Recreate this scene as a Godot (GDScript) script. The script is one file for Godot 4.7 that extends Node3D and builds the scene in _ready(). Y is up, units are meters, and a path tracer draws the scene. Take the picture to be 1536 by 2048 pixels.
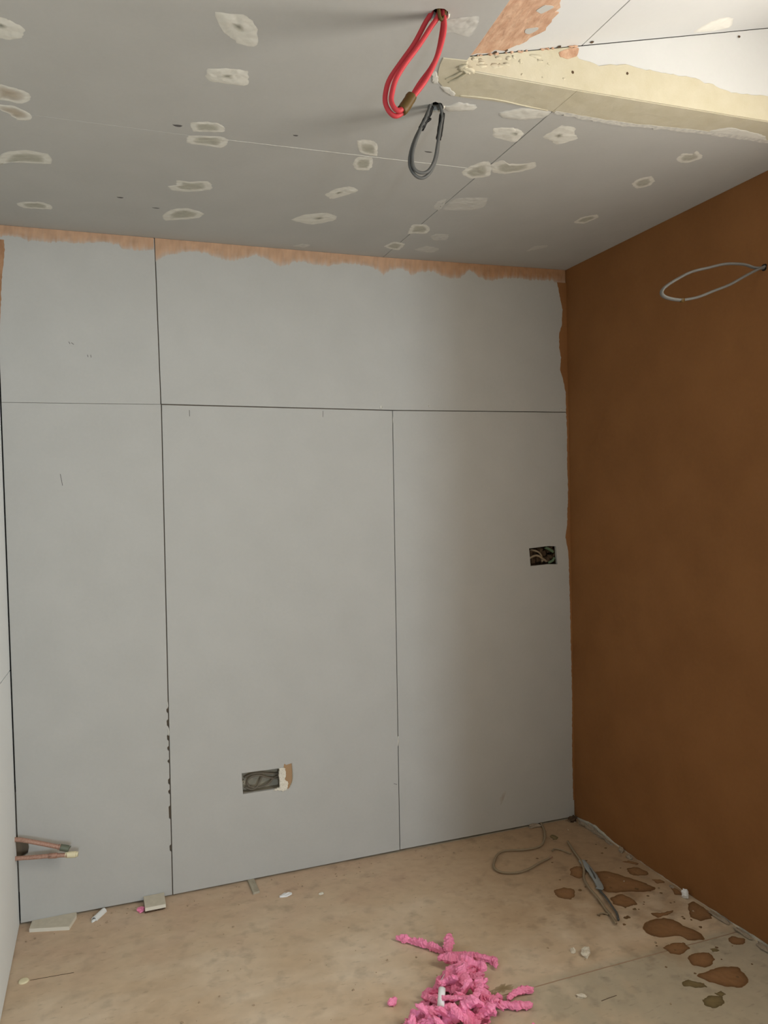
extends Node3D

# A small attic room in mid-renovation. Metres, y up; the origin is the far right corner:
# the far wall lies in the plane z = 0, the brown plastered wall in the plane x = 0.
const LEFT := -2.2366      # face of the left wall
const REAR := 3.4          # face of the wall behind the camera
const FLOOR := -0.008      # the wall boards hang a little clear of the floor
const JOIN := -0.845       # where the two rows of ceiling boards meet
const PITCH := 0.2513      # rise of the sloping ceiling per metre
const HINGE := -1.146      # edge of the flat ceiling beside the slope
const CHEEK := 1.335       # plane of the upright triangular cheek
var mats := {}
var rng := RandomNumberGenerator.new()
var fuzz := FastNoiseLite.new()

func P(x: float, y: float) -> Vector2: return Vector2(x, y)
func W(x: float, y: float, z: float) -> Vector3: return Vector3(x, y, z)


func _ready():
	rng.seed = 71
	fuzz.seed = 5
	fuzz.frequency = 1.0
	camera_and_light()
	make_materials()
	build_floor()
	build_back_wall()
	build_side_walls()
	build_ceiling()
	build_slope()
	build_window()
	build_pipes()
	build_boxes()
	build_cable_loops()
	build_floor_cables()
	build_offcuts()
	build_foam()
	build_scraps()


func camera_and_light():
	var cam := Camera3D.new()
	cam.name = "camera"
	cam.position = Vector3(-1.9157, 1.4599, 2.8882)
	cam.rotation = Vector3(-0.0274, -0.3485, -0.0238)
	cam.fov = 67.33
	cam.near = 0.02
	add_child(cam)
	cam.current = true
	var env := Environment.new()
	env.background_mode = Environment.BG_SKY
	var sky := Sky.new()
	var ps := ProceduralSkyMaterial.new()
	ps.sky_top_color = Color(0.62, 0.70, 0.80)
	ps.sky_horizon_color = Color(0.80, 0.84, 0.88)
	ps.ground_bottom_color = Color(0.38, 0.35, 0.31)
	ps.ground_horizon_color = Color(0.55, 0.53, 0.50)
	ps.sky_energy_multiplier = 1.0
	sky.sky_material = ps
	env.sky = sky
	env.tonemap_mode = Environment.TONE_MAPPER_LINEAR
	env.tonemap_exposure = 1.0
	env.sdfgi_enabled = true
	env.ssao_enabled = true
	env.ssil_enabled = true
	var we := WorldEnvironment.new()
	we.name = "world_environment"
	we.environment = env
	add_child(we)
	# daylight in the window of the right-hand wall: cool light from the sky falling inwards and
	# down, warm light coming back up off the ground outside
	day("daylight_sky", Vector3(0.185, 1.75, 2.25), Vector3(-1.0, -0.60, -0.80), Vector2(0.66, 1.5), Color(1.0, 0.92, 0.76), 2.9)
	day("daylight_ground", Vector3(0.185, 1.75, 2.25), Vector3(-1.0, 0.50, -0.25), Vector2(0.66, 1.4), Color(1.0, 0.97, 0.95), 2.95)
	# added light of an invented slit window, through the doorway behind the camera
	day("added_landing_light", Vector3(-1.885, 1.45, 5.93), Vector3(0.0, -0.05, -1.0), Vector2(0.20, 1.10), Color(0.74, 0.87, 1.0), 8.9)


func day(called: String, at: Vector3, towards: Vector3, size: Vector2, tint: Color, power: float):
	var a := AreaLight3D.new()
	a.name = called
	a.area_size = size
	a.area_normalize_energy = true
	a.light_color = tint.linear_to_srgb()
	a.light_energy = power
	a.set("area_range", 12.0)
	a.set("area_attenuation", 2.0)
	a.shadow_enabled = true
	add_child(a)
	a.look_at_from_position(at, at + towards, Vector3.UP)


# ---------------------------------------------------------------- materials

func noise_image(n: int, freq: float, octaves: int, sd: int, stretch := Vector2.ONE) -> Image:
	var f := FastNoiseLite.new()
	f.seed = sd
	f.frequency = freq
	f.fractal_octaves = octaves
	var im := f.get_seamless_image(n, int(n * stretch.y / stretch.x))
	im.resize(n, n, Image.INTERPOLATE_BILINEAR)
	return im


# a mottled colour: two layers of noise between two tones
func mottle(a: Color, b: Color, freq: float, sd: int, fine := 0.25, n := 384) -> ImageTexture:
	var one := noise_image(n, freq, 4, sd).get_data()
	var two := noise_image(n, 0.18, 2, sd + 9).get_data()
	var out := PackedByteArray()
	out.resize(n * n * 3)
	for i in n * n:
		var t := clampf(lerpf(one[i], two[i], fine) / 255.0, 0.0, 1.0)
		t = clampf((t - 0.5) * 1.5 + 0.5, 0.0, 1.0)
		out[i * 3] = int(255.0 * lerpf(a.r, b.r, t))
		out[i * 3 + 1] = int(255.0 * lerpf(a.g, b.g, t))
		out[i * 3 + 2] = int(255.0 * lerpf(a.b, b.b, t))
	var im := Image.create_from_data(n, n, false, Image.FORMAT_RGB8, out)
	im.generate_mipmaps()
	return ImageTexture.create_from_image(im)


func bumps(freq: float, octaves: int, sd: int, strength: float) -> ImageTexture:
	var im := noise_image(256, freq, octaves, sd)
	im.convert(Image.FORMAT_RGB8)
	im.bump_map_to_normal_map(strength)
	im.generate_mipmaps()
	return ImageTexture.create_from_image(im)


func mat(called: String, tone: Color, rough := 0.85, tex: Texture2D = null, reach := Vector3.ONE, bump: Texture2D = null, depth := 0.5) -> StandardMaterial3D:
	var m := StandardMaterial3D.new()
	m.resource_name = called
	m.albedo_color = tone
	m.roughness = rough
	m.metallic_specular = 0.35
	if tex:
		m.albedo_texture = tex
	if tex or bump:
		m.uv1_triplanar = true
		m.uv1_world_triplanar = true
		m.uv1_scale = reach
	if bump:
		m.normal_enabled = true
		m.normal_texture = bump
		m.normal_scale = depth
	mats[called] = m
	return m


func make_materials():
	var paper := bumps(0.12, 3, 3, 2.0)
	var rough_bump := bumps(0.03, 4, 4, 6.0)
	mat("board", Color.WHITE, 0.9, mottle(Color(0.692, 0.688, 0.668), Color(0.708, 0.704, 0.684), 0.012, 11), Vector3.ONE * 0.9, paper, 0.04)
	mat("lit_left_board", Color(0.90, 0.925, 0.935), 0.9)  # same plasterboard, lightened and cooled for the daylight on the left wall
	mat("lit_slope_board", Color.WHITE, 0.9, mottle(Color(0.775, 0.778, 0.775), Color(0.79, 0.793, 0.79), 0.012, 13), Vector3.ONE * 0.9)  # same grey board, whitened for the bounced light on slope and cheek
	mat("board_edge", Color(0.86, 0.84, 0.78), 0.95)
	mat("void", Color(0.20, 0.17, 0.14), 0.95)
	mat("wet_plaster", Color.WHITE, 0.72, mottle(Color(0.516, 0.345, 0.190), Color(0.552, 0.376, 0.215), 0.010, 21), Vector3.ONE * 0.8, rough_bump, 0.06)
	mat("plaster_skim", Color.WHITE, 0.85, mottle(Color(0.55, 0.405, 0.29), Color(0.68, 0.535, 0.41), 0.02, 31, 0.35), Vector3(4.0, 0.9, 4.0))
	mat("slope_plaster", Color.WHITE, 0.85, mottle(Color(0.68, 0.53, 0.43), Color(0.80, 0.68, 0.58), 0.014, 33, 0.25), Vector3(7.0, 7.0, 3.0), rough_bump, 0.5)
	mat("cream_joint", Color.WHITE, 0.85, mottle(Color(0.735, 0.705, 0.61), Color(0.765, 0.738, 0.655), 0.014, 35), Vector3.ONE * 2.5, rough_bump, 0.12)
	mat("timber", Color(0.70, 0.67, 0.60), 0.85, mottle(Color(0.88, 0.87, 0.85), Color.WHITE, 0.02, 41), Vector3(6, 3, 2))
	mat("red_sheath", Color(0.72, 0.23, 0.25), 0.5)
	mat("brown_tape", Color(0.34, 0.26, 0.12), 0.5)
	mat("black_tape", Color(0.06, 0.06, 0.06), 0.45)
	mat("grey_sheath", Color(0.34, 0.34, 0.33), 0.5)
	mat("coil_sheath", Color(0.42, 0.39, 0.34), 0.6)
	mat("sheath", Color(0.42, 0.42, 0.41), 0.5)
	mat("stud", Color(0.47, 0.41, 0.34), 0.95)
	mat("dropping", Color.WHITE, 0.95, mottle(Color(0.56, 0.50, 0.43), Color(0.66, 0.61, 0.54), 0.05, 52), Vector3.ONE * 9.0)
	mat("pale_sheath", Color(0.58, 0.60, 0.60), 0.45)
	mat("dusty_sheath", Color(0.56, 0.50, 0.41), 0.85)
	mat("copper", Color.WHITE, 0.55, mottle(Color(0.60, 0.45, 0.38), Color(0.75, 0.61, 0.54), 0.05, 56), Vector3.ONE * 7.0).metallic = 0.25
	mat("solder", Color(0.42, 0.44, 0.38), 0.55).metallic = 0.3
	mat("cream_plastic", Color(0.88, 0.84, 0.70), 0.5)
	mat("white_plastic", Color(0.88, 0.89, 0.88), 0.45)
	mat("galvanised", Color(0.62, 0.59, 0.52), 0.7).metallic = 0.15
	mat("gypsum", Color.WHITE, 0.95, mottle(Color(0.80, 0.77, 0.70), Color(0.92, 0.90, 0.85), 0.05, 51), Vector3.ONE * 9.0, rough_bump, 0.6)
	mat("seam", Color.WHITE, 0.95, mottle(Color(0.72, 0.715, 0.69), Color(0.84, 0.83, 0.79), 0.03, 57), Vector3.ONE * 5.0)
	mat("tan_paper", Color.WHITE, 0.95, mottle(Color(0.77, 0.74, 0.67), Color(0.81, 0.78, 0.71), 0.02, 58), Vector3.ONE * 5.0)
	mat("torn_paper", Color(0.64, 0.52, 0.39), 0.95)
	mat("dirt", Color(0.40, 0.32, 0.24), 0.95, mottle(Color(0.6, 0.6, 0.6), Color.WHITE, 0.06, 53), Vector3.ONE * 8.0)
	mat("green_sleeve", Color(0.36, 0.44, 0.34), 0.6)
	mat("pencil", Color(0.36, 0.35, 0.34), 0.9)
	mat("foam", Color.WHITE, 0.8, mottle(Color(0.91, 0.49, 0.64), Color(0.98, 0.63, 0.755), 0.06, 61), Vector3.ONE * 6.0, bumps(0.08, 3, 62, 6.0), 0.5)
	mat("foam_cut", Color.WHITE, 0.9, mottle(Color(0.88, 0.48, 0.63), Color(0.98, 0.64, 0.76), 0.09, 63), Vector3.ONE * 9.0)
	mat("pvc", Color(0.90, 0.90, 0.90), 0.35)
	var tinted := mat("tinted", Color.WHITE, 0.95, null, Vector3.ONE, paper, 0.3)
	tinted.vertex_color_use_as_albedo = true
	var wet := mat("splash", Color.WHITE, 0.6, null, Vector3.ONE, paper, 0.3)
	wet.vertex_color_use_as_albedo = true


# ---------------------------------------------------------------- shapes

func fresh(flat := true) -> SurfaceTool:
	var st := SurfaceTool.new()
	st.begin(Mesh.PRIMITIVE_TRIANGLES)
	st.set_smooth_group(-1 if flat else 0)
	return st


# front faces run clockwise: a, b, c are given counter-clockwise as seen from outside
func tri(st: SurfaceTool, a: Vector3, b: Vector3, c: Vector3):
	st.add_vertex(a)
	st.add_vertex(c)
	st.add_vertex(b)


func quad(st: SurfaceTool, a: Vector3, b: Vector3, c: Vector3, d: Vector3):
	tri(st, a, b, c)
	tri(st, a, c, d)


func commit(st: SurfaceTool, called: String, m: Material, parent: Node = self) -> MeshInstance3D:
	st.generate_normals()
	var o := MeshInstance3D.new()
	o.name = called
	o.mesh = st.commit()
	o.material_override = m
	o.cast_shadow = GeometryInstance3D.SHADOW_CASTING_SETTING_ON
	parent.add_child(o, true)
	if parent != self and parent is Node3D:
		o.position = -base_of(parent)
	return o


# shapes are written in room coordinates; a part is set back by the place of what it belongs to
func base_of(n: Node) -> Vector3:
	var p := Vector3.ZERO
	while n != self:
		p += (n as Node3D).position
		n = n.get_parent()
	return p


func numbered(called: String) -> String:
	if not has_node(called):
		return called
	var k := 1
	while has_node("%s_%03d" % [called, k]):
		k += 1
	return "%s_%03d" % [called, k]


func thing(called: String, label: String, category: String, at: Vector3, group := "") -> Node3D:
	var o := Node3D.new()
	o.name = numbered(called)
	add_child(o)
	o.position = at
	return tag(o, label, category, group)


func tag(o: Node3D, label: String, category: String, group := "") -> Node3D:
	o.set_meta("label", label)
	o.set_meta("category", category)
	if group:
		o.set_meta("group", group)
	return o


func structure(o: Node3D, label: String, category: String) -> Node3D:
	o.set_meta("kind", "structure")
	return tag(o, label, category)


func frame(at: Vector3, u: Vector3, v: Vector3) -> Transform3D:
	return Transform3D(Basis(u, v, u.cross(v)), at)


func wound(p: PackedVector2Array) -> PackedVector2Array:
	if Geometry2D.is_polygon_clockwise(p):
		p.reverse()
	return p


func inset(p: PackedVector2Array, by: float) -> PackedVector2Array:
	var q := PackedVector2Array()
	var n := p.size()
	for i in n:
		var a := (p[i] - p[(i + n - 1) % n]).normalized()
		var b := (p[(i + 1) % n] - p[i]).normalized()
		var na := Vector2(-a.y, a.x)
		var nb := Vector2(-b.y, b.x)
		var m := (na + nb)
		m = m.normalized() / maxf(0.35, m.normalized().dot(na)) if m.length() > 0.01 else na
		q.append(p[i] + m * by)
	return q


# a slab: an outline with holes in the plane of a frame, its face at height 0 there and its back at -thick, the edges eased
func slab(st: SurfaceTool, f: Transform3D, outline: PackedVector2Array, thick: float, holes := [], ease := 0.0, top := 0.0):
	outline = wound(outline)
	var front := inset(outline, ease) if ease > 0.0 else outline
	var face := front.duplicate()
	for h in holes:
		var hole: PackedVector2Array = wound(h)
		hole.reverse()
		face = bridge(face, hole)
	for pass_ in [[face, top, false], [bridge_all(outline, holes), top - thick, true]]:
		var pts: PackedVector2Array = pass_[0]
		var idx := Geometry2D.triangulate_polygon(pts)
		if idx.is_empty():
			print("no triangles for an outline of ", pts.size())
		for i in range(0, idx.size(), 3):
			var a := pts[idx[i]]
			var b := pts[idx[i + 1]]
			var c := pts[idx[i + 2]]
			if ((b - a).cross(c - a) < 0.0) != pass_[2]:
				var s := b
				b = c
				c = s
			tri(st, f * W(a.x, a.y, pass_[1]), f * W(b.x, b.y, pass_[1]), f * W(c.x, c.y, pass_[1]))
	var n := outline.size()
	for i in n:
		var j := (i + 1) % n
		var a0 := f * W(outline[i].x, outline[i].y, top - thick)
		var b0 := f * W(outline[j].x, outline[j].y, top - thick)
		var a1 := f * W(outline[i].x, outline[i].y, top - ease)
		var b1 := f * W(outline[j].x, outline[j].y, top - ease)
		quad(st, a0, b0, b1, a1)
		if ease > 0.0:
			quad(st, a1, b1, f * W(front[j].x, front[j].y, top), f * W(front[i].x, front[i].y, top))
	for h in holes:
		var hole: PackedVector2Array = wound(h)
		for i in hole.size():
			var p := hole[i]
			var q := hole[(i + 1) % hole.size()]
			quad(st, f * W(q.x, q.y, top - thick), f * W(p.x, p.y, top - thick), f * W(p.x, p.y, top), f * W(q.x, q.y, top))


func bridge_all(outline: PackedVector2Array, holes: Array) -> PackedVector2Array:
	var p := outline.duplicate()
	for h in holes:
		var hole: PackedVector2Array = wound(h)
		hole.reverse()
		p = bridge(p, hole)
	return p


# joins a hole to its outline by a hair-thin cut between their nearest corners
func bridge(outline: PackedVector2Array, hole: PackedVector2Array) -> PackedVector2Array:
	var best := INF
	var bi := 0
	var bj := 0
	for i in outline.size():
		for j in hole.size():
			var d := outline[i].distance_squared_to(hole[j])
			if d < best:
				best = d
				bi = i
				bj = j
	var out := PackedVector2Array()
	for i in bi + 1:
		out.append(outline[i])
	for j in hole.size():
		out.append(hole[(bj + j) % hole.size()])
	var side := (hole[bj] - outline[bi]).orthogonal().normalized() * 0.00002
	out.append(hole[bj] + side)
	out.append(outline[bi] + side)
	for i in range(bi + 1, outline.size()):
		out.append(outline[i])
	return out


func rect(x0: float, y0: float, x1: float, y1: float) -> PackedVector2Array:
	return PackedVector2Array([P(x0, y0), P(x1, y0), P(x1, y1), P(x0, y1)])


func circle(c: Vector2, r: float, n := 20, ragged := 0.0) -> PackedVector2Array:
	var p := PackedVector2Array()
	for k in n:
		var a := TAU * k / n
		p.append(c + Vector2.from_angle(a) * r * (1.0 + ragged * fuzz.get_noise_2d(c.x * 91.0 + 3.0 * cos(a), c.y * 77.0 + 3.0 * sin(a))))
	return p


# a closed outline run through its corners as a smooth curve, then roughened
func rounded(pts: Array, n: int, rough := 0.0, freq := 40.0) -> PackedVector2Array:
	var out := PackedVector2Array()
	var m := pts.size()
	for k in n:
		var t := float(k) * m / n
		var i := int(t)
		var q: Vector2 = (pts[i % m] as Vector2).cubic_interpolate(pts[(i + 1) % m], pts[(i + m - 1) % m], pts[(i + 2) % m], t - i)
		q = q.lerp((pts[i % m] as Vector2).lerp(pts[(i + 1) % m], t - i), 0.55)
		q += Vector2(fuzz.get_noise_2d(q.x * freq, q.y * freq + 7.0), fuzz.get_noise_2d(q.x * freq + 31.0, q.y * freq)) * rough
		out.append(q)
	return out


# a thin coat of something on a surface: rings from the middle to the feathered rim, each with its own height and colour
func coat(st: SurfaceTool, f: Transform3D, rim: PackedVector2Array, mid: Vector2, rings: Array):
	var n := rim.size()
	for r in rings.size() - 1:
		var a: Array = rings[r]
		var b: Array = rings[r + 1]
		for k in n:
			var j := (k + 1) % n
			var c := [mid.lerp(rim[k], a[0]), mid.lerp(rim[k], b[0]), mid.lerp(rim[j], b[0]), mid.lerp(rim[j], a[0])]
			var quad_ := [[c[0], a], [c[1], b], [c[2], b], [c[3], a]]
			for q in ([0, 2, 1, 0, 3, 2] if r > 0 else [0, 2, 1]):
				var v: Array = quad_[q]
				st.set_color(shade(v[1][2], v[0], k if q < 2 else j))
				st.add_vertex(f * W(v[0].x, v[0].y, v[1][1]))


func shade(c: Color, at: Vector2, _k: int) -> Color:
	var s := 1.0 + 0.10 * fuzz.get_noise_2d(at.x * 60.0, at.y * 60.0)
	return Color(c.r * s, c.g * s, c.b * s)


# a tube along a smooth curve through the points
func tube(st: SurfaceTool, pts: Array, radius: float, sides := 10, steps := 6, flatten := 1.0, wobble := 0.0, capped := true):
	var path: Array[Vector3] = []
	for i in pts.size() - 1:
		var a: Vector3 = pts[maxi(i - 1, 0)]
		var d: Vector3 = pts[mini(i + 2, pts.size() - 1)]
		for k in steps:
			path.append((pts[i] as Vector3).cubic_interpolate(pts[i + 1], a, d, float(k) / steps))
	path.append(pts[-1])
	var side := Vector3.ZERO
	var rings := []
	for i in path.size():
		var t := (path[mini(i + 1, path.size() - 1)] - path[maxi(i - 1, 0)]).normalized()
		if side == Vector3.ZERO:
			side = t.cross(Vector3.UP if absf(t.y) < 0.9 else Vector3.RIGHT).normalized()
		side = (side - t * side.dot(t)).normalized()
		var up := side.cross(t).normalized()
		var ring := []
		for k in sides:
			var a := TAU * k / sides
			var r := radius * (1.0 + wobble * fuzz.get_noise_3d(path[i].x * 120.0 + cos(a) * 2.0, path[i].y * 120.0 + sin(a) * 2.0, path[i].z * 120.0))
			ring.append(path[i] + side * cos(a) * r + up * sin(a) * r * flatten)
		rings.append(ring)
	for i in rings.size() - 1:
		for k in sides:
			var j := (k + 1) % sides
			quad(st, rings[i][k], rings[i + 1][k], rings[i + 1][j], rings[i][j])
	if capped:
		for k in range(1, sides - 1):
			tri(st, rings[0][0], rings[0][k], rings[0][k + 1])
			tri(st, rings[-1][0], rings[-1][k + 1], rings[-1][k])


# an uneven lump
func lump(st: SurfaceTool, at: Vector3, size: Vector3, sd: float, turn := 0.0, rough := 0.35, n := 10):
	var b := Basis(Vector3.UP, turn)
	var g := []
	var rows := n / 2 + 2
	for i in rows + 1:
		var row := []
		var e := PI * i / rows
		for k in n:
			var a := TAU * k / n
			var d := Vector3(sin(e) * cos(a), cos(e), sin(e) * sin(a))
			var r := 1.0 + rough * fuzz.get_noise_3d(d.x * 1.3 + sd * 13.0, d.y * 1.3 + sd * 5.0, d.z * 1.3) * 2.0
			row.append(at + b * (d * r * size))
		g.append(row)
	for i in rows:
		for k in n:
			var j := (k + 1) % n
			if i > 0:
				tri(st, g[i][k], g[i][j], g[i + 1][j])
			if i < rows - 1:
				tri(st, g[i][k], g[i + 1][j], g[i + 1][k])


func jittered(pts: Array, gap: float, amount: float, freq := 130.0) -> Array:
	var out := []
	for i in pts.size() - 1:
		var a: Vector2 = pts[i]
		var b: Vector2 = pts[i + 1]
		var n := maxi(1, int(a.distance_to(b) / gap))
		for k in n:
			var q := a.lerp(b, float(k) / n)
			q += Vector2(fuzz.get_noise_2d(q.x * freq, q.y * freq), fuzz.get_noise_2d(q.x * freq + 50.0, q.y * freq)) * amount
			out.append(q)
	out.append(pts[-1])
	return out


# ---------------------------------------------------------------- floor

func floor_frame() -> Transform3D:
	return frame(Vector3(0, FLOOR, 0), Vector3.RIGHT, Vector3.FORWARD)


func floor_texture() -> ImageTexture:
	var w := 1280
	var h := 832
	var layers := []
	for s in [[0.0035, 4, 1, 1.0], [0.010, 4, 2, 1.0], [0.03, 3, 3, 1.0], [0.004, 4, 4, 2.2], [0.018, 4, 6, 1.0], [0.03, 4, 8, 3.0]]:
		var f := FastNoiseLite.new()
		f.noise_type = FastNoiseLite.TYPE_SIMPLEX_SMOOTH
		f.frequency = s[0]
		f.fractal_octaves = s[1]
		f.seed = s[2]
		var im := f.get_image(w, int(h * s[3]), false, false, true)
		im.resize(w, h, Image.INTERPOLATE_BILINEAR)
		layers.append(im.get_data())
	var l0: PackedByteArray = layers[0]
	var l1: PackedByteArray = layers[1]
	var l2: PackedByteArray = layers[2]
	var l3: PackedByteArray = layers[3]
	var l4: PackedByteArray = layers[4]
	var l5: PackedByteArray = layers[5]
	var out := PackedByteArray()
	out.resize(w * h * 3)
	var ply := Vector3(0.785, 0.695, 0.585)
	var pink := Vector3(0.765, 0.660, 0.560)
	var dust := Vector3(0.865, 0.805, 0.720)
	var grey := Vector3(0.690, 0.650, 0.570)
	var o := 0
	for j in h:
		var z := 1.456 * j / h
		var seam := clampf((z - 0.90) * 25.0, 0.0, 1.0)
		for i in w:
			var x := -2.24 * (1.0 - float(i) / w)
			var k := j * w + i
			var n0 := l0[k] / 255.0
			var n1 := l1[k] / 255.0
			var n3 := l3[k] / 255.0
			var c := ply.lerp(pink, clampf((0.45 - z) * 2.2 + n1 - 0.5, 0.0, 1.0) * clampf(-x * 1.2 - 0.2, 0.0, 1.0))
			var d := clampf((n3 - 0.36) * 1.8, 0.0, 1.0) * 0.5 + clampf((n0 - 0.36) * 1.8, 0.0, 1.0) * 0.55
			var mid := clampf(1.0 - absf(z - 0.75) * 1.9, 0.0, 1.0)
			c = c.lerp(dust, clampf(d * (0.35 + 0.65 * mid), 0.0, 0.9))
			c = c.lerp(grey, seam * clampf((x + 1.15) * 1.6 + n1 - 0.5, 0.0, 0.85))
			# browner boards in the far right corner, darkened further for the shade there
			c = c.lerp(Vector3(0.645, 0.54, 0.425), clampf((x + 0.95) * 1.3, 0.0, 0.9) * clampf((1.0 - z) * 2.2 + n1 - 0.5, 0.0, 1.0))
			# scuffs, damp rings and specks
			var m := l4[k] / 255.0
			c *= 1.0 - 0.12 * clampf((m - 0.60) * 3.0, 0.0, 1.0) * clampf(0.5 + x * 0.2 + n0, 0.0, 1.0)
			c *= 1.0 - 0.10 * clampf((l5[k] / 255.0 - 0.72) * 5.0, 0.0, 1.0)
			c *= 0.975 + 0.05 * l2[k] / 255.0
			out[o] = int(clampf(c.x, 0.0, 1.0) * 255.0)
			out[o + 1] = int(clampf(c.y, 0.0, 1.0) * 255.0)
			out[o + 2] = int(clampf(c.z, 0.0, 1.0) * 255.0)
			o += 3
	var img := Image.create_from_data(w, h, false, Image.FORMAT_RGB8, out)
	img.generate_mipmaps()
	return ImageTexture.create_from_image(img)


func build_floor():
	var f := floor_frame()
	var st := fresh()
	slab(st, frame(Vector3(0, FLOOR - 0.019, 0), Vector3.RIGHT, Vector3.FORWARD), rect(LEFT - 0.3, -REAR - 0.3, 0.3, 0.3), 0.12)
	var fl := structure(commit(st, "floor", mats.void), "dusty plywood floor with wet plaster splashes", "floor")
	var m := mat("plywood", Color.WHITE, 0.85)
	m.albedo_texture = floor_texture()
	m.normal_enabled = true
	m.normal_texture = bumps(0.05, 4, 77, 5.0)
	m.normal_scale = 0.10
	# two sheets meet along a seam that runs across the room
	var seam := [P(LEFT - 0.02, -0.947), P(-1.6, -0.945), P(-0.9, -0.940), P(-0.4, -0.943), P(0.02, -0.947)]
	var back := PackedVector2Array([P(0.02, 0.04), P(LEFT - 0.02, 0.04)])
	for q in jittered(seam, 0.03, 0.0016):
		back.append(q + P(0, 0.0026))
	var front := PackedVector2Array([P(0.02, -REAR - 0.02), P(LEFT - 0.02, -REAR - 0.02)])
	for q in jittered(seam, 0.03, 0.0016):
		front.append(q - P(0, 0.0020))
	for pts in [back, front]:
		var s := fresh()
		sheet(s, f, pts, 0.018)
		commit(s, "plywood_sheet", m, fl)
	# a fine open split in the back sheet and one in the front sheet
	for l in [[P(-2.175, -0.338), P(-2.12, -0.342), P(-2.05, -0.348)], [P(-0.63, -1.066), P(-0.60, -1.063), P(-0.575, -1.062)]]:
		var s := fresh()
		var up := PackedVector2Array()
		for q in l: up.append(q + P(0, 0.0011))
		for k in range(l.size() - 1, -1, -1): up.append(l[k] - P(0, 0.0011))
		slab(s, f, up, 0.0008, [], 0.0, 0.0004)
		commit(s, "split", mats.dirt, fl)
	# wet splashes fallen from the plastering
	var splashes := [
	[P(-0.207, 0.44), P(-0.16, 0.452), P(-0.118, 0.52), P(-0.082, 0.593), P(-0.077, 0.626), P(-0.115, 0.634), P(-0.183, 0.606), P(-0.256, 0.583), P(-0.253, 0.529)],
	[P(-0.28, 0.384), P(-0.245, 0.372), P(-0.225, 0.398), P(-0.254, 0.447), P(-0.292, 0.456), P(-0.304, 0.426)],
	[P(-0.426, 0.497), P(-0.378, 0.49), P(-0.353, 0.519), P(-0.377, 0.556), P(-0.408, 0.57), P(-0.435, 0.539)],
	[P(-0.267, 0.617), P(-0.213, 0.609), P(-0.199, 0.66), P(-0.206, 0.686), P(-0.255, 0.688), P(-0.282, 0.655)],
	[P(-0.277, 0.803), P(-0.238, 0.785), P(-0.181, 0.789), P(-0.155, 0.82), P(-0.151, 0.854), P(-0.133, 0.901), P(-0.141, 0.941), P(-0.197, 0.925), P(-0.205, 0.896), P(-0.277, 0.873), P(-0.294, 0.835)],
	[P(-0.045, 0.753), P(-0.004, 0.748), P(0.011, 0.791), P(0.002, 0.83), P(-0.039, 0.854), P(-0.079, 0.851), P(-0.093, 0.818)],
	[P(-0.016, 0.636), P(0.012, 0.647), P(0.01, 0.686), P(-0.02, 0.704), P(-0.043, 0.679)],
	[P(-0.085, 0.466), P(-0.039, 0.468), P(-0.025, 0.517), P(-0.044, 0.534), P(-0.094, 0.514)],
	[P(-0.063, 0.412), P(-0.029, 0.418), P(-0.003, 0.447), P(-0.028, 0.454)],
	[P(-0.047, 0.567), P(-0.022, 0.577), P(-0.016, 0.604), P(-0.049, 0.598)],
	[P(-0.296, 0.926), P(-0.257, 0.918), P(-0.217, 0.929), P(-0.225, 0.961), P(-0.275, 0.976), P(-0.297, 0.956)],
	[P(-0.265, 0.997), P(-0.22, 0.987), P(-0.184, 1.002), P(-0.19, 1.034), P(-0.234, 1.055), P(-0.274, 1.038)],
	[P(-0.077, 0.967), P(-0.046, 0.962), P(-0.026, 0.989), P(-0.054, 1.008), P(-0.084, 0.995)],
	[P(-0.301, 1.076), P(-0.249, 1.071), P(-0.209, 1.07), P(-0.158, 1.091), P(-0.172, 1.149), P(-0.211, 1.169), P(-0.255, 1.151), P(-0.288, 1.113)],
	[P(-0.363, 1.082), P(-0.337, 1.082), P(-0.314, 1.107), P(-0.308, 1.13), P(-0.341, 1.121), P(-0.368, 1.101)],
	[P(-0.361, 1.168), P(-0.326, 1.162), P(-0.301, 1.182), P(-0.318, 1.204), P(-0.363, 1.209), P(-0.374, 1.186)],
	[P(-0.309, 1.16), P(-0.286, 1.159), P(-0.285, 1.174), P(-0.306, 1.18)],
	[P(-0.202, 0.752), P(-0.159, 0.763), P(-0.118, 0.766), P(-0.138, 0.779), P(-0.2, 0.781)],
	[P(-0.2, 0.11), P(-0.179, 0.109), P(-0.175, 0.142), P(-0.207, 0.153)],
	[P(-0.166, 0.986), P(-0.148, 0.989), P(-0.145, 1.003), P(-0.17, 1.004)],
	]
	for k in splashes.size():
		var pts := []
		for q in splashes[k]:
			pts.append(P(minf(q.x, -0.012), -q.y))
		var rim := rounded(pts, 48, 0.006, 38.0)
		var mid := Vector2.ZERO
		for q in rim: mid += q / rim.size()
		var olive: bool = k in [14, 15, 16, 18, 19]
		var core := Color(0.165, 0.125, 0.060) if olive else Color(0.225, 0.120, 0.055)
		var edge := Color(0.135, 0.100, 0.048) if olive else Color(0.165, 0.085, 0.036)
		var s := fresh(false)
		coat(s, f, rim, mid, [[0.0, 0.0005, core * 1.3], [0.5, 0.0005, core * 1.2], [0.82, 0.0005, core], [0.95, 0.0005, edge], [1.0, 0.0004, edge * 1.25]])
		commit(s, "plaster_splash", mats.splash, fl)
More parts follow.
